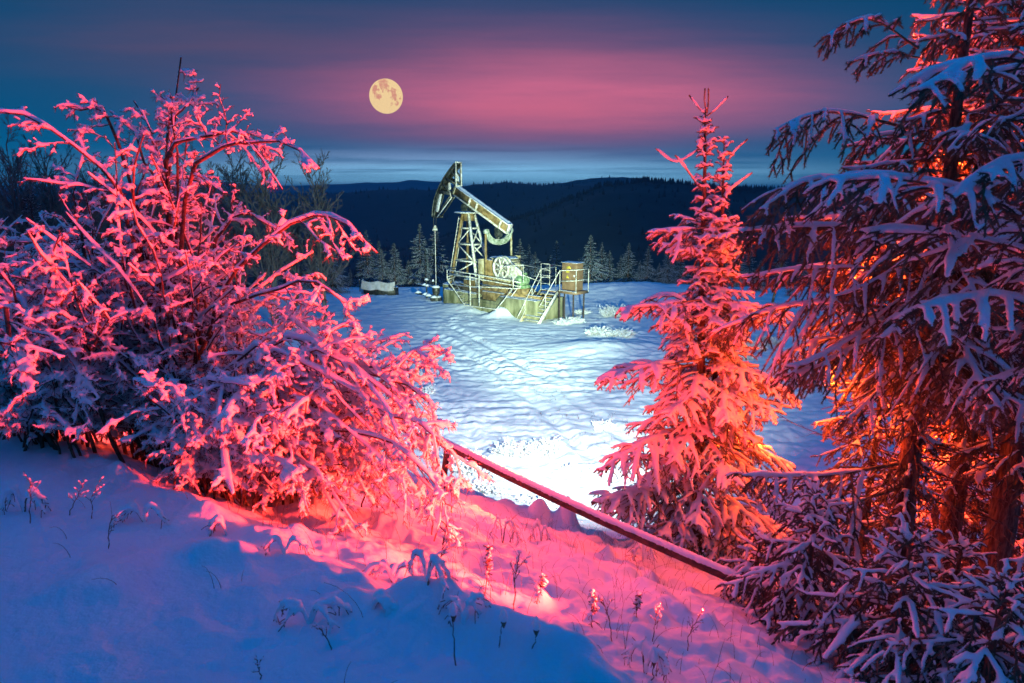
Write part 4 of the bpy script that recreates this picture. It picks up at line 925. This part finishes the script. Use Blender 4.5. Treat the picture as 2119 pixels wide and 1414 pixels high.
for q in ((-3.35, 0, 1.25), (-2.75, .45, .26), (-3.95, .1, 1.30), (-3.45, .5, .26)): MB().disc(q, .12, .03, 'v', 16).out('hand_wheel', M_DARK, wh)

# long low box with a pale sheet over it
tr = empty('covered_box', (-9.45, 49.3, 0), 'low dark box with sagging pale sheet over its front, left of the pump jack', 'box', rz=R(-20))
b_ = MB(); b_.box((-1.3, -.1, -.1), (1.3, .45, .55)); b_.out('box', M_DARK, tr)
n = 40; uu = np.linspace(-1.36, 1.36, n); vv = np.linspace(0, 1, 8)
G = np.zeros((n, 8, 3)); sag = .12*np.sin(np.abs(uu)/1.36*np.pi); G[..., 0] = uu[:, None]+.03*np.sin(vv*6)[None]
G[..., 1] = -.52-.10*vv[None]-.03*np.sin(uu*9)[:, None]*vv[None]; G[..., 2] = 1.02-sag[:, None]*(1-vv[None])-.62*vv[None]-.10*np.abs(np.sin(uu*2.3))[:, None]*vv[None]
i = np.arange(n-1)[:, None]*8; j = np.arange(7)[None]; Q = np.stack([i+j, i+8+j, i+9+j, i+j+1], -1).reshape(-1, 4)
o = link('sheet', mesh_np('sheet', G.reshape(-1, 3), Q), M_TARP, tr); s_ = o.modifiers.new('thick', 'SOLIDIFY'); s_.thickness = .02
b_ = MB(); 
for u in (-1.38, 0, 1.38): b_.bar((u, .48, -.1), (u, .48, 1.05), .05)
b_.out('post', M_DARK, tr)
b_ = MB(); b_.drift((-1.3, -.1, .55), (1.3, .42, .55), .12); b_.out('snow', M_STEELSNOW, tr, True)
for i, (px, w_) in enumerate([(745, 'left'), (752, 'right')]):
    q = at(px, 600, 50.5); sg = empty('marker_stake', (q[0], q[1], gz(q[0], q[1])-.1), 'short %s stake of the pair beside the covered box' % ('thicker' if i == 0 else 'thinner'), 'stake')
    MB().rod([(0, 0, 0), (.02*i, 0, .95)], .03+.012*(1-i)).out('pole', M_OCHRE, sg); MB().disc((0, 0, .99), .06, .06, 'w', 10, .03).out('snow', M_STEELSNOW, sg, True)

# slanting pipe in front of the middle spruce
A = at(890, 903, 8.4); B_ = at(1620, 1240, 5.15); K = 40
pr = empty('slanting_pipe', tuple(A), 'long dark rusty pipe with snow along its top, slanting down to the right', 'pipe')
t = np.linspace(0, 1, K)[:, None]; P = (B_-A)[None]*t; P[:, 2] -= .05*np.sin(t[:, 0]*np.pi)
a_ = Acc(); a_.add(*tubes(P[None], np.full((1, K), .052), 20)); link('pipe', a_.mesh('pipe'), M_RUST, pr)
lg = Acc(); e_ = P[3]; gzl = gz(A[0]+e_[0]-.12, A[1]+e_[1]+.1)-A[2]-.1; lg.add(*tubes(np.array([[e_+np.array([-.12, .1, 0])+np.array([0, 0, gzl-e_[2]]), e_+np.array([0, 0, .02])]]), np.full((1, 2), .04), 8)); link('leg', lg.mesh('leg'), M_BARK, pr)
P2 = resample(P, 260); a_ = Acc(); P2[:, 2] += .034; a_.add(*tubes(P2[None], (.043*(1+.12*pn(np.arange(260)*.16, np.zeros(260))+.05*rng.normal(0, 1, 260)))[None], 12, 1.0, .85)); link('snow', a_.mesh('snow'), M_SNOW, pr)

# tall marker stake with painted figures, far right, and a little hoop
q = at(1597, 628, 44.0); g0 = gz(q[0], q[1]); sk = empty('marker_post', (q[0], q[1], g0-.1), 'tall thin leaning marker post with white figures, between spruces at the far right', 'post')
MB().bar((0, 0, 0), (.48, 0, 3.0), .16, .05).out('pole', M_OCHRE, sk)
def glyph(ch, c_, s_):
    segs = {'0': [(-.5, -1, -.5, 1), (-.5, 1, .5, 1), (.5, 1, .5, -1), (.5, -1, -.5, -1)], '9': [(.5, -1, .5, 1), (.5, 1, -.5, 1), (-.5, 1, -.5, 0), (-.5, 0, .5, 0)], '1': [(.2, -1, .2, 1), (-.4, 1, .2, 1)]}[ch]
    for x0, z0, x1, z1 in segs: gl.bar((c_[0]+x0*s_, .035, c_[1]+z0*s_), (c_[0]+x1*s_, .035, c_[1]+z1*s_), .03, .012)
gl = MB()
for ch, w_ in (('0', 1.85), ('9', 1.35), ('0', 1.08), ('1', .62)): glyph(ch, (.16*w_, w_), .07)
gl.out('figure', M_WHITE, sk)
q = at(1553, 752, 28.5); hp_ = empty('wire_hoop', (q[0], q[1], gz(q[0], q[1])-.05), 'small pale hoop sticking out of the snow right of the middle spruce', 'hoop')
MB().rod([(-.12, 0, 0), (-.13, 0, .35), (-.08, 0, .50), (.04, 0, .52), (.10, 0, .38), (.10, 0, .2)], .016).out('wire', M_PALE, hp_, True)

# moon
mm, t, b = principled('moon_surface'); t.n.remove(b); v = objv(t)
sp = t.node('ShaderNodeSeparateXYZ'); t.l.new(v, sp.inputs[0]); mx, my, mz = sp.outputs
wpx = t.noise(v, 4.5, 4, .65); wpz = t.noise(v, 5.3, 4, .65); mx = t.m('ADD', mx, t.m('MULTIPLY', t.m('SUBTRACT', wpx, .5), .55)); mz = t.m('ADD', mz, t.m('MULTIPLY', t.m('SUBTRACT', wpz, .5), .55))
nz = t.noise(v, 3., 5, .6); nzf = t.noise(v, 9, 4, .7); mask = 0.
for (cx, cz, r_, k) in [(-.10, .66, .34, 1), (-.12, .78, .30, .8), (-.62, .42, .24, 1), (-.68, .15, .2, .8), (-.45, -.02, .18, 1), (-.68, -.02, .08, .9), (.42, .30, .20, 1.1), (.46, .0, .20, 1.1), (.52, -.12, .12, 1), (.62, -.36, .17, .9), (.83, -.12, .08, 1.1), (-.15, .30, .1, .7), (.12, .32, .12, .7), (.3, -.42, .07, .8), (-.42, -.2, .08, .9)]:
    dx = t.m('DIVIDE', t.m('SUBTRACT', mx, cx), r_); dz = t.m('DIVIDE', t.m('SUBTRACT', mz, cz), r_)
    e = t.m('MULTIPLY', t.m('SUBTRACT', 1.15, t.m('ADD', t.m('MULTIPLY', dx, dx), t.m('MULTIPLY', dz, dz))), k*1.3, clamp=True)
    mask = e if isinstance(mask, float) else t.m('MAXIMUM', mask, e)
warp = t.noise(v, 5., 4, .7)
mk = t.m('MULTIPLY', t.m('SUBTRACT', t.m('MULTIPLY', mask, t.m('ADD', t.m('MULTIPLY', t.m('ADD', nz, warp), 1.3), -.45)), .30), 1.7, clamp=True)
colm = t.mix(mk, (.96, .68, .34, 1), (.72, .30, .22, 1)); colm = t.mix(t.m('MULTIPLY', t.m('SUBTRACT', nzf, .5), .8, clamp=True), colm, (1, .84, .5, 1))
em = t.node('ShaderNodeEmission'); t.put(em.inputs[0], colm); em.inputs[1].default_value = .98
t.l.new(em.outputs[0], t.n['Material Output'].inputs[0])
MD = 20000.; pm = at(799, 199.5, MD); rm = 34.3/F*np.linalg.norm(pm-np.array([0, 0, CH]))/np.linalg.norm(ray(799, 199.5))
import bmesh
bmh = bmesh.new(); bmesh.ops.create_uvsphere(bmh, u_segments=64, v_segments=32, radius=1.0); me = bpy.data.meshes.new('moon'); bmh.to_mesh(me); bmh.free()
me.polygons.foreach_set('use_smooth', np.ones(len(me.polygons), bool))
mo_ = link('moon', me, mm); mo_.location = pm; mo_.scale = (rm,)*3
d_ = Vector(pm-np.array([0, 0, CH])); mo_.rotation_euler = d_.to_track_quat('Y', 'Z').to_euler()
tag(mo_, 'full yellowish moon with darker patches high in the dusk sky', 'moon')

# ------------------------------------------------------------------ spruces along the far edge of the clearing
def far_variant(seed, h=6.0, wide=.21):
    return spruce('far_spruce', 'x', 'spruce', (0, 0, 0), h, .09, lambda z: h*wide*(1.02-(z/h))**1.0*(1+.35*math.sin(z*5.1+seed)*math.sin(z*2.3))+.07, seed, per=6, spacing=.32, z0=.15, needle=M_FARNEEDLE, vox=None,
                  fine=False, dens=70, nl=.085, nw=.010, l2gap=.13, finger=.38, snowk=.44, droopk=1.)
variants = [far_variant(400+i, wide=wd) for i, wd in enumerate((.29, .34, .24, .31))]
used = set()
def copy_tree(root):
    c_ = root.copy(); COL.objects.link(c_)
    for ch in root.children:
        d = ch.copy(); COL.objects.link(d); d.parent = c_
    return c_
FAR = [(640, 472, 52, 'frosted spruce showing between the twigs of the tall shrub, left of the covered box'), (683, 496, 50, 'pale frosted spruce just right of the one between the shrub twigs'),
       (757, 478, 55, 'bright frosted spruce standing over the covered box'), (784, 500, 59, 'darker spruce close behind the one over the covered box'), (789, 516, 53, 'narrow frosted spruce over the middle of the covered box'), (815, 505, 58, 'small dim spruce above the right end of the covered box'),
       (724, 556, 56, 'low dark spruce left of the one over the covered box'), (868, 466, 60, 'dim spruce with frosted tip left of the hanging rod'), (901, 470, 61, 'dim broad spruce directly behind the hanging rod'),
       (1008, 500, 66, 'dark spruce seen behind the pump jack tower'), (1076, 496, 60, 'spruce with bright tip behind the pulley and motor'), (1108, 522, 56, 'bushy frosted spruce behind the stair rails'), (1152, 500, 60, 'thin spruce rising left of the cabinet'),
       (1223, 488, 54, 'tall frosted spruce just right of the control cabinet'), (1246, 503, 57, 'slim frosted spruce right behind the one next to the cabinet'), (1302, 504, 58, 'dim slim spruce midway between cabinet and middle spruce'), (1342, 511, 56, 'frosted spruce with narrow tip left of the red spruce'),
       (1384, 514, 51, 'broad frosted spruce partly behind the red spruce on its left'), (1508, 428, 62, 'tall spruce whose tip shows at the right of the red spruce'), (1475, 512, 52, 'broad frosted spruce partly behind the red spruce on its right'), (1530, 498, 54, 'frosted spruce between red spruce and marker post'),
       (1575, 540, 50, 'small dark spruce left beside the marker post'), (1640, 548, 48, 'low wide spruce right beside the marker post'), (1700, 540, 50, 'spruce behind the lower boughs of the big spruce'), (1760, 520, 54, 'spruce glimpsed left of the first big trunk'), (1840, 500, 57, 'spruce glimpsed between the big trunks'),
       (1265, 565, 52, 'tiny spruce at the foot of the pair right of the cabinet'), (150, 440, 26, 'brightly lit spruce glimpsed through the purple shrub'), (60, 396, 34, 'lit spruce tip behind the left edge of the shrubs'), (560, 520, 54, 'spruce hidden low behind the tall shrub'),
       (1410, 500, 57, 'spruce with thin tip close left of the red spruce stem'), (1445, 540, 53, 'low spruce directly behind the red spruce stem'), (1325, 540, 54, 'short spruce filling the gap left of the narrow tipped one'), (1200, 535, 60, 'short dim spruce touching the cabinet'), (1040, 520, 62, 'dim spruce between tower and pulley'), (940, 520, 64, 'dark spruce seen through the tower legs'), (880, 520, 57, 'low spruce left of the hanging rod'), (845, 540, 60, 'small dark spruce between the covered box and the rod'), (800, 545, 57, 'bushy dark spruce behind the covered box'), (1365, 545, 52, 'short broad spruce before the narrow tipped one'), (1180, 545, 58, 'short spruce behind the landing rail'), (1130, 548, 60, 'short dark spruce behind the motor'),
       (1285, 530, 60, 'dark spruce tip between the pair right of the cabinet and the slim one'), (1212, 515, 62, 'dim spruce behind the one next to the cabinet'), (1262, 520, 60, 'dim spruce rising behind the pair right of the cabinet'), (1400, 530, 62, 'dark spruce deep in the gap left of the red spruce'), (1555, 505, 61, 'dark tall spruce behind the small one by the marker post'), (1620, 512, 60, 'dark spruce rising above the marker post'), (1665, 520, 58, 'dark spruce right behind the low wide one'), (1500, 500, 60, 'dark spruce between the red spruce and the long red bough'), (745, 520, 60, 'dark spruce behind the left end of the covered box'), (700, 530, 58, 'dark spruce at the edge of the shrub twigs'), (770, 512, 62, 'dark spruce peering behind the bright one over the box'), (1060, 535, 64, 'dark spruce low behind the pulley'), (1095, 508, 66, 'dark thin spruce behind the bushy frosted one')]
for i, (px, yt, Y, lab) in enumerate(FAR):
    q = at(px, yt, Y); g0 = gz(q[0], q[1])-.1; hh = q[2]-g0
    v = variants[i % 4]; o = v if i < 4 else copy_tree(v)
    k = hh/6.; o.location = (q[0], q[1], g0); o.scale = (k*rng.uniform(1.1, 1.45), k*1.25, k); o.rotation_euler = (0, 0, rng.uniform(0, 6.28))
    o['label'] = lab; o['group'] = 'spruces along the far edge of the clearing'
# the wood on the slope falling away behind them reads as one dark mass
rs = np.random.default_rng(9); a_ = Acc(); n = 420
px = rs.uniform(-500, 2700, n); Yy = rs.uniform(64, 120, n)
x = (px-1059.5)/F*Yy; z0 = ground(x, Yy); h = rs.uniform(4, 7.5, n); keepm = (CH+Yy*-.105 > z0+h*.9)
x, Yy, z0, h = x[keepm], Yy[keepm], z0[keepm], h[keepm]; n = len(x)
lev = 9; t = np.linspace(.06, 1, lev)[None]
for tier in range(lev):
    zz = h*(1-(tier+.3)/lev*.94); r_ = h*.22*((tier+1)/lev)**.9; ang = np.arange(9)/9*2*np.pi+rs.uniform(0, 1)
    rad = r_[:, None]*rs.uniform(.55, 1.15, (n, 9))
    ringp = np.stack([x[:, None]+np.cos(ang)*rad, Yy[:, None]+np.sin(ang)*rad, (z0+zz)[:, None]-.25*rad-rs.uniform(0, .1, (n, 9))*h[:, None]*.3], -1)
    top = np.stack([x, Yy, z0+zz+h*.10], -1)[:, None]
    k = np.arange(n)[:, None]*10; T = np.stack([k+np.arange(9), k+(np.arange(9)+1) % 9, np.broadcast_to(k+9, (n, 9))], -1).reshape(-1, 3)
    a_.add(np.concatenate([ringp, top], 1).reshape(-1, 3), None, T)
tag(link('dark_wood', a_.mesh('dark_wood', False), M_FARNEEDLE), 'dark conifer wood sloping down behind the clearing', None, None, 'stuff')

# ------------------------------------------------------------------ leafless trees at the left
def bare_tree(label, px, ytop, Y, width, seed, cat='bare tree'):
    rs = np.random.default_rng(seed)
    q = at(px, ytop, Y); g0 = gz(q[0], q[1])-.1; h = q[2]-g0
    root = empty('bare_tree', (q[0], q[1], g0), label, cat, 'leafless trees left of the clearing')
    K = 14; nst = 3; z = np.linspace(0, 1, K)
    P = np.zeros((nst, K, 3))
    for i in range(nst):
        P[i, :, 2] = z*h*(1, .9, .82)[i]; P[i, :, :2] = (rs.normal(0, .12*width, 2)[None]*z[:, None]**.7)+rs.normal(0, .02, (K, 2)).cumsum(0)
    ta = Acc(); ta.add(*tubes(P, np.linspace(.085, .012, K)[None]*np.ones((nst, 1)), 6)); link('trunk', ta.mesh('trunk'), M_BARE, root)
    cr = Acc(); cur = P
    for lvl, (n, ln, r0, ang) in enumerate([(24, .36*width/2.2, .028, 42), (8, .42, .014, 36), (7, .45, .010, 32), (5, .5, .008, 30)]):
        Q, _, _ = grow(cur, n, .22 if lvl == 0 else .15, .98, R(ang), lambda t, L, r_: ln*L*(1.12-.75*t)*r_.uniform(.5, 1.1, len(t)), -.28 if lvl == 0 else -.06, K=6 if lvl < 2 else 4, phi=1.2, rs=rs, alt=False)
        cr.add(*tubes(Q, np.linspace(r0, r0*.5, Q.shape[1])[None]*np.ones((len(Q), 1)), 4 if lvl < 1 else 3)); cur = Q
    link('crown', cr.mesh('crown', False), M_BARE, root)
    return root
for i, a in enumerate([('tall leafless tree behind the arching red branch, tallest of the pair', 545, 322, 36, 2.4), ('rounded leafless tree between the arching branch and the hill', 655, 350, 38, 2.3), ('dim leafless tree showing behind the upper right of the shrub', 480, 322, 40, 2.3), ('leafless tree left of the tall pair, behind the shrub top', 415, 335, 42, 2.6),
                       ('leafless tree at the far left edge of the frame', 18, 302, 34, 2.8), ('leafless tree second from the left edge', 85, 318, 37, 2.7), ('leafless tree beneath the long left arching branch', 190, 345, 40, 2.6), ('low leafless tree under the shrub top', 330, 350, 42, 2.6), ('low leafless tree with wide crown right of the tall pair', 600, 420, 44, 2.6)]):
    bare_tree(a[0], a[1], a[2], a[3], a[4], 500+i)

# ------------------------------------------------------------------ frosted clumps in the clearing
def frost_clump(label, px, py, Y, w_, d_, h, seed, n=230, name='frosted_shrub', mat=None):
    rs = np.random.default_rng(seed); q = at(px, py, Y) if py else at(px, 700, Y); x0, y0 = q[0], q[1]
    g0 = gz(x0, y0); root = empty(name, (x0, y0, g0), label, 'frosted shrub')
    a = rs.uniform(0, 6.28, n); rr = np.sqrt(rs.random(n))
    bx = np.cos(a)*rr*w_/2; by = np.sin(a)*rr*d_/2; bz = ground(x0+bx, y0+by)-g0-.03
    ln = h*rs.uniform(.5, 1.1, n)*(1.1-.5*rr); K = 5; s_ = np.linspace(0, 1, K)[None]
    lean = rs.normal(0, .45, (n, 2))+np.stack([np.cos(a), np.sin(a)], 1)*.5*rr[:, None]
    P = np.stack([bx[:, None]+lean[:, :1]*ln[:, None]*s_**1.4, by[:, None]+lean[:, 1:]*ln[:, None]*s_**1.4, bz[:, None]+ln[:, None]*(s_-.25*s_**3)], -1)
    Q, _, _ = grow(P, 5, .25, .98, R(40), lambda t, L, r_: .42*L*(1.1-.6*t)*r_.uniform(.5, 1.2, len(t)), .1, K=4, phi=1.2, rs=rs, alt=False)
    A2 = Acc(); A2.add(*tubes(P, np.linspace(.012, .006, K)[None]*np.ones((n, 1)), 3)); A2.add(*tubes(Q, np.full((len(Q), 4), .009), 3)); link('twigs', A2.mesh('twigs', False), M_FROST, root)
    A3 = Acc(); k = rs.random(len(Q)) < .35; snow_on(A3, Q[k], .028*rs.uniform(.6, 1.3, (k.sum(), 1)), rs=rs, sides=5); link('snow', A3.mesh('snow'), M_STEELSNOW, root)
def Yof(py): d = ray(1060, py); return CH/-d[2]*d[1]
CL = [('frosted low shrub left half of the long hedge-like clump beyond the mound', 1240, 694, 1.3, .9, .55), ('frosted low shrub right half of the long clump beyond the mound', 1288, 696, 1.2, .8, .45), ('spiky frosted shrub at the bank right of the cabinet', 1275, 655, 1.5, 1., .9),
      ('small frosted tuft right of the stair foot', 1192, 668, .8, .5, .45), ('frosted tuft by the cabinet posts', 1165, 672, .9, .5, .40), ('tiny frosted tuft between stairs and long clump', 1205, 650, .7, .4, .4),
      ('frosted clump behind the red spruce, left of the hoop', 1500, 712, 1.3, .8, .55), ('frosted clump beyond the wire hoop', 1560, 722, 1.2, .8, .55), ('rounded frosted clump above the wire hoop', 1590, 712, 1.0, .8, .5), ('frosted clump right of the hoop', 1535, 742, .9, .7, .4), ('frosted clump beneath the long red bough', 1480, 730, 1.0, .8, .45),
      ('frosted tuft beside the wheel ruts', 872, 778, .5, .3, .3), ('frosted tuft next to the ruts, nearer one', 880, 815, .6, .4, .3)]
for i, (lab, px, py, w_, d_, h) in enumerate(CL): frost_clump(lab, px, py, Yof(py), w_, d_, h, 600+i, n=150)
NEARC = [('white frosted clump at the near edge of the clearing, leftmost', 985, 990, 1.2, .8, .35), ('white frosted clump with high tip under the pipe', 1065, 945, .9, .6, .45), ('rounded white frosted clump right of the high tipped one', 1130, 935, .8, .6, .4),
         ('white frosted clump above the pipe beside the shrub', 960, 960, .9, .6, .35), ('low white frosted clump beyond the pipe middle', 1190, 985, .8, .6, .22), ('small frosted clump left of the red spruce', 1250, 890, .6, .4, .3), ('frosted grass clump beyond the low slope', 1000, 1060, 1.3, .6, .3), ('frosted grass clump above the pink snow lumps', 1120, 1070, 1.2, .5, .22), ('frosted clump left under the red spruce boughs', 1240, 1090, .9, .5, .2), ('frosted clump seen right of the red spruce foot', 1600, 1080, .9, .6, .45)]
for i, (lab, px, py, w_, d_, h) in enumerate(NEARC): frost_clump(lab, px, py, Yof(py), w_, d_, h, 640+i, n=200)

# ------------------------------------------------------------------ dry stalks standing in the slope
def stalk(label, px, py, Y, h, kind, seed, lean=.0):
    rs = np.random.default_rng(seed); q = at(px, py, Y); z0 = gz(q[0], q[1]); root = empty('dry_stalk', (q[0], q[1], z0), label, 'dry stalk', 'dry stalks in the snow')
    K = 12; s_ = np.linspace(0, 1, K); P = np.stack([lean*h*s_**1.3+rs.normal(0, .1)*h*s_**2+rs.normal(0, .004, K).cumsum(), rs.normal(0, .003, K).cumsum(), h*s_-.03], -1)
    a = Acc(); a.add(*tubes(P[None], np.linspace(.0032, .0018, K)[None], 5)); sn = Acc()
    if kind == 'spike':                # dense seed spike
        Q, _, _ = grow(P[None], 70, .45, .99, R(55), lambda t, L, r_: np.full(len(t), .030)*r_.uniform(.3, 1.3, len(t)), .3, K=4, phi=1.6, rs=rs, alt=False)
        a.add(*tubes(Q, np.full((len(Q), 4), .004), 4)); snow_on(sn, Q[::3], .010*rs.uniform(.5, 1.3, (len(Q[::3]), 1)), rs=rs, sides=5)
        Q2, _, _ = grow(P[None], 6, .05, .5, R(65), lambda t, L, r_: .22*L*r_.uniform(.4, 1., len(t)), 1.2, K=5, phi=1.4, rs=rs, alt=False); a.add(*tubes(Q2, np.full((len(Q2), 5), .002), 3))
        snow_on(sn, P[None][:, 9:], .010, rs=rs, fw=1)
    elif kind == 'head':               # round head capped with snow
        e = P[-1]; sn_ = MB(); T_ = np.stack([e+np.array([0, 0, -.01]), e+np.array([0, 0, .015]), e+np.array([0, 0, .04]), e+np.array([0, 0, .06])]); sn.add(*tubes(T_[None], np.array([[.008, .017, .014, .003]]), 10)); a.add(*tubes(T_[None]-np.array([0, 0, .022]), np.array([[.003, .012, .012, .004]]), 8))
    else:                              # branched umbel or grass
        Q, _, _ = grow(P[None], 8, .5, .98, R(32), lambda t, L, r_: .30*L*r_.uniform(.5, 1.1, len(t)), .15, K=5, phi=1.4, rs=rs, alt=False)
        Q2, _, _ = grow(Q, 3, .4, 1., R(35), lambda t, L, r_: .35*L*r_.uniform(.5, 1., len(t)), .1, K=4, phi=1.4, rs=rs, alt=False)
        a.add(*tubes(Q, np.full((len(Q), 5), .0018), 3)); a.add(*tubes(Q2, np.full((len(Q2), 4), .0013), 3)); snow_on(sn, Q2[::2], .006, rs=rs, sides=4)
    link('stem', a.mesh('stem'), M_STALK, root)
    if sn.n: link('snow', sn.mesh('snow'), M_SNOW, root)
def Yg(px, py):         # where the ray through this point meets the ground
    d = ray(px, py); t = 1.2
    while CH+d[2]*t > gz(d[0]*t, d[1]*t) and t < 40: t += .02
    return d[1]*t
STALKS = [('tall dark seed spike in the middle of the pink slope', 1002, 1235, .36, 'spike', .05), ('seed spike right of the tall dark one, small', 1112, 1250, .22, 'spike', .05), ('seed spike at the lower middle of the pink slope', 1226, 1300, .28, 'spike', .04), ('tiny seed spike near the red spruce foot', 1316, 1280, .20, 'spike', .02),
      ('pale pink seed spike at the edge of the white clearing', 934, 1060, .55, 'spike', .0), ('thin stalk with snow capped head on the blue bank, first from the left', 1033, 1345, .16, 'head', .0), ('thin stalk with small snow head, second on the blue bank', 1098, 1345, .12, 'head', .15), 
      ('stalk with snow head over the bank left', 945, 1380, .26, 'head', .0), ('branched dry umbel left of the tall seed spike', 905, 1200, .22, 'umbel', .1), ('branched dry weed right of the tall seed spike', 1060, 1260, .28, 'umbel', .2), ('dry weed in front of the red spruce', 1270, 1330, .3, 'umbel', -.1), ('dry weed low at the right of the pink slope', 1350, 1330, .25, 'umbel', .1),
      ('dark twiggy weed on the blue snow, lower middle', 690, 1345, .14, 'umbel', -.4), ('small weed at bottom edge of the blue snow', 540, 1412, .12, 'umbel', .3), ('dark leafy tuft at the left edge of the blue snow', 60, 1085, .30, 'umbel', .1), ('dry weed beneath the left shrub', 190, 1075, .25, 'umbel', .3), ('second dry weed beneath the left shrub, thinner', 140, 1070, .22, 'umbel', .5), ('thin weed by the front low shrub', 225, 1140, .22, 'umbel', .1), ('snowy weed clump at the bottom right bank', 1345, 1410, .12, 'head', .0), ('dry weed at the bottom near the centre', 1420, 1350, .25, 'umbel', .1)]
for i, (lab, px, py, h, kind, lean) in enumerate(STALKS): stalk(lab, px, py, Yg(px, py), h, kind, 700+i, lean)
# weeds bent over into arches under the snow
def arch(label, px, py, w_, h, seed, n=3):
    rs = np.random.default_rng(seed); q = at(px, py, Yg(px, py)); root = empty('bent_weed', (q[0], q[1], gz(q[0], q[1])), label, 'bent weed', 'bent weeds under snow')
    a = Acc(); sn = Acc()
    for i in range(n):
        dx = w_*rs.uniform(.6, 1.2)*rs.choice([-1, 1]); dy = rs.normal(0, .05); hh = h*rs.uniform(.6, 1.1)
        P = resample(np.array([(0, 0, -.03), (dx*.22, dy*.3, hh*.85), (dx*.55, dy*.6, hh), (dx*.85, dy*.9, hh*.55), (dx, dy, rs.uniform(-.02, .25)*hh)]), 12)
        a.add(*tubes(P[None], np.linspace(.005, .002, 12)[None], 5)); snow_on(sn, P[None], .019*rs.uniform(.7, 1.2), rs=rs, lump=.35, lift=.8)
        Q, _, _ = grow(P[None], 9, .3, .98, R(50), lambda t, L, r_: .20*L*r_.uniform(.4, 1.1, len(t)), .4, K=4, phi=1.2, rs=rs, alt=False)
        a.add(*tubes(Q, np.full((len(Q), 4), .0022), 3)); snow_on(sn, Q[::2], .010, rs=rs, sides=5)
    link('stems', a.mesh('stems'), M_STALK, root); o = link('snow', sn.mesh('snow'), M_SNOW, root); voxel(o, .007, 3)
for i, a in enumerate([('snow covered weed arch at the bank edge, left of a similar arch', 815, 1205, .16, .13), ('snow covered weed arch at the bank edge, right of a similar arch', 885, 1215, .15, .15), ('low drooping weed under snow beneath the two arches', 770, 1260, .12, .07), ('snow loaded weed bunch at the bottom right end of the bank', 1335, 1395, .10, .14), ('bent snowy weed on the blue bank right of the arches', 960, 1290, .10, .10),
                       ('dark bent weed with snow lumps in the lower middle of the blue snow', 640, 1290, .17, .09), ('dark clump of bent leaves with snow at the left edge', 50, 1060, .16, .16), ('bent snowy weed beneath the tall shrub', 300, 1080, .14, .10), ('bent snowy weed near the low shrub tips', 470, 1110, .12, .09), ('snow covered hummock weed at the crest left of centre', 590, 1150, .12, .10),
                       ('upright snowy weed lump on the rim above the white clearing', 1120, 1120, .12, .26), ('small upright snowy lump on the rim left of the red spruce', 1330, 1165, .10, .22), ('snowy weed lump on the rim beneath the pipe', 1040, 1125, .16, .22)]): arch(a[0], a[1], a[2], a[3], a[4], 800+i, 4)
# sparse grass blades poking through
rs = np.random.default_rng(31); n = 1500; x = rs.uniform(-3.5, 3.2, n); y = rs.uniform(2.0, 8.6, n); d = NX*x+NY*y-2.127
k = (d > .2) | (rs.random(n) < .12); x, y, d = x[k], y[k], d[k]; n = len(x); g0 = ground(x, y)-.02
K = 6; s_ = np.linspace(0, 1, K)[None]; h = rs.uniform(.06, .26, n); ln = rs.normal(0, .35, (n, 2))
P = np.stack([x[:, None]+ln[:, :1]*h[:, None]*s_**1.8, y[:, None]+ln[:, 1:]*h[:, None]*s_**1.8, g0[:, None]+h[:, None]*(s_-.2*s_**4)], -1)
a_ = Acc(); a_.add(*tubes(P, np.linspace(.0016, .0007, K)[None]*np.ones((n, 1)), 3)); tag(link('grass', a_.mesh('grass'), M_STALK), 'thin dry grass blades poking through the slope snow', None, None, 'stuff')

# thin cold air between the camera and the far hills
x0, x1, y0, y1, zt, zb_ = -6500., 6500., -9100., 9100., 82., -180.
Vh = [(x, y, z) for z in (zb_, zt) for x, y in ((x0, y0), (x1, y0), (x1, y1), (x0, y1))]
hz = bpy.data.materials.new('haze'); hz.use_nodes = True; th = NT(hz.node_tree); th.n.clear()
pv = th.node('ShaderNodeVolumePrincipled'); pv.inputs['Density'].default_value = .00017; pv.inputs['Color'].default_value = (.45, .80, 1, 1); mo = th.node('ShaderNodeOutputMaterial'); th.l.new(pv.outputs[0], mo.inputs['Volume'])
tag(link('haze', mesh_np('haze', Vh, [(0, 3, 2, 1), (4, 5, 6, 7), (0, 1, 5, 4), (1, 2, 6, 5), (2, 3, 7, 6), (3, 0, 4, 7)], None, False), hz), 'thin bluish evening haze in the valley air', None, None, 'stuff')

# grass tips along the ruts and in the rough snow at the near edge of the clearing
rs = np.random.default_rng(91); n = 1100; y = rs.uniform(13.5, 34, n); cx = -6.5+rs.choice([0, 1.9*.0+.9, 5.2*.9, 7.0*.9], n)+(30-y)*.42-(30-y)**2*.008; x = cx+rs.normal(0, .5, n)
k = pn(x*.5, y*.5) > .05; x, y = x[k], y[k]; n = len(x); K = 4; s_ = np.linspace(0, 1, K)[None]; h = rs.uniform(.05, .16, n); ln = rs.normal(0, .4, (n, 2)); g0 = ground(x, y)-.02
P = np.stack([x[:, None]+ln[:, :1]*h[:, None]*s_**1.8, y[:, None]+ln[:, 1:]*h[:, None]*s_**1.8, g0[:, None]+h[:, None]*s_], -1)
a_ = Acc(); a_.add(*tubes(P, np.linspace(.006, .003, K)[None]*np.ones((n, 1)), 3)); tag(link('grass', a_.mesh('grass'), M_STALK), 'dark grass tips along the wheel ruts of the clearing', None, None, 'stuff')
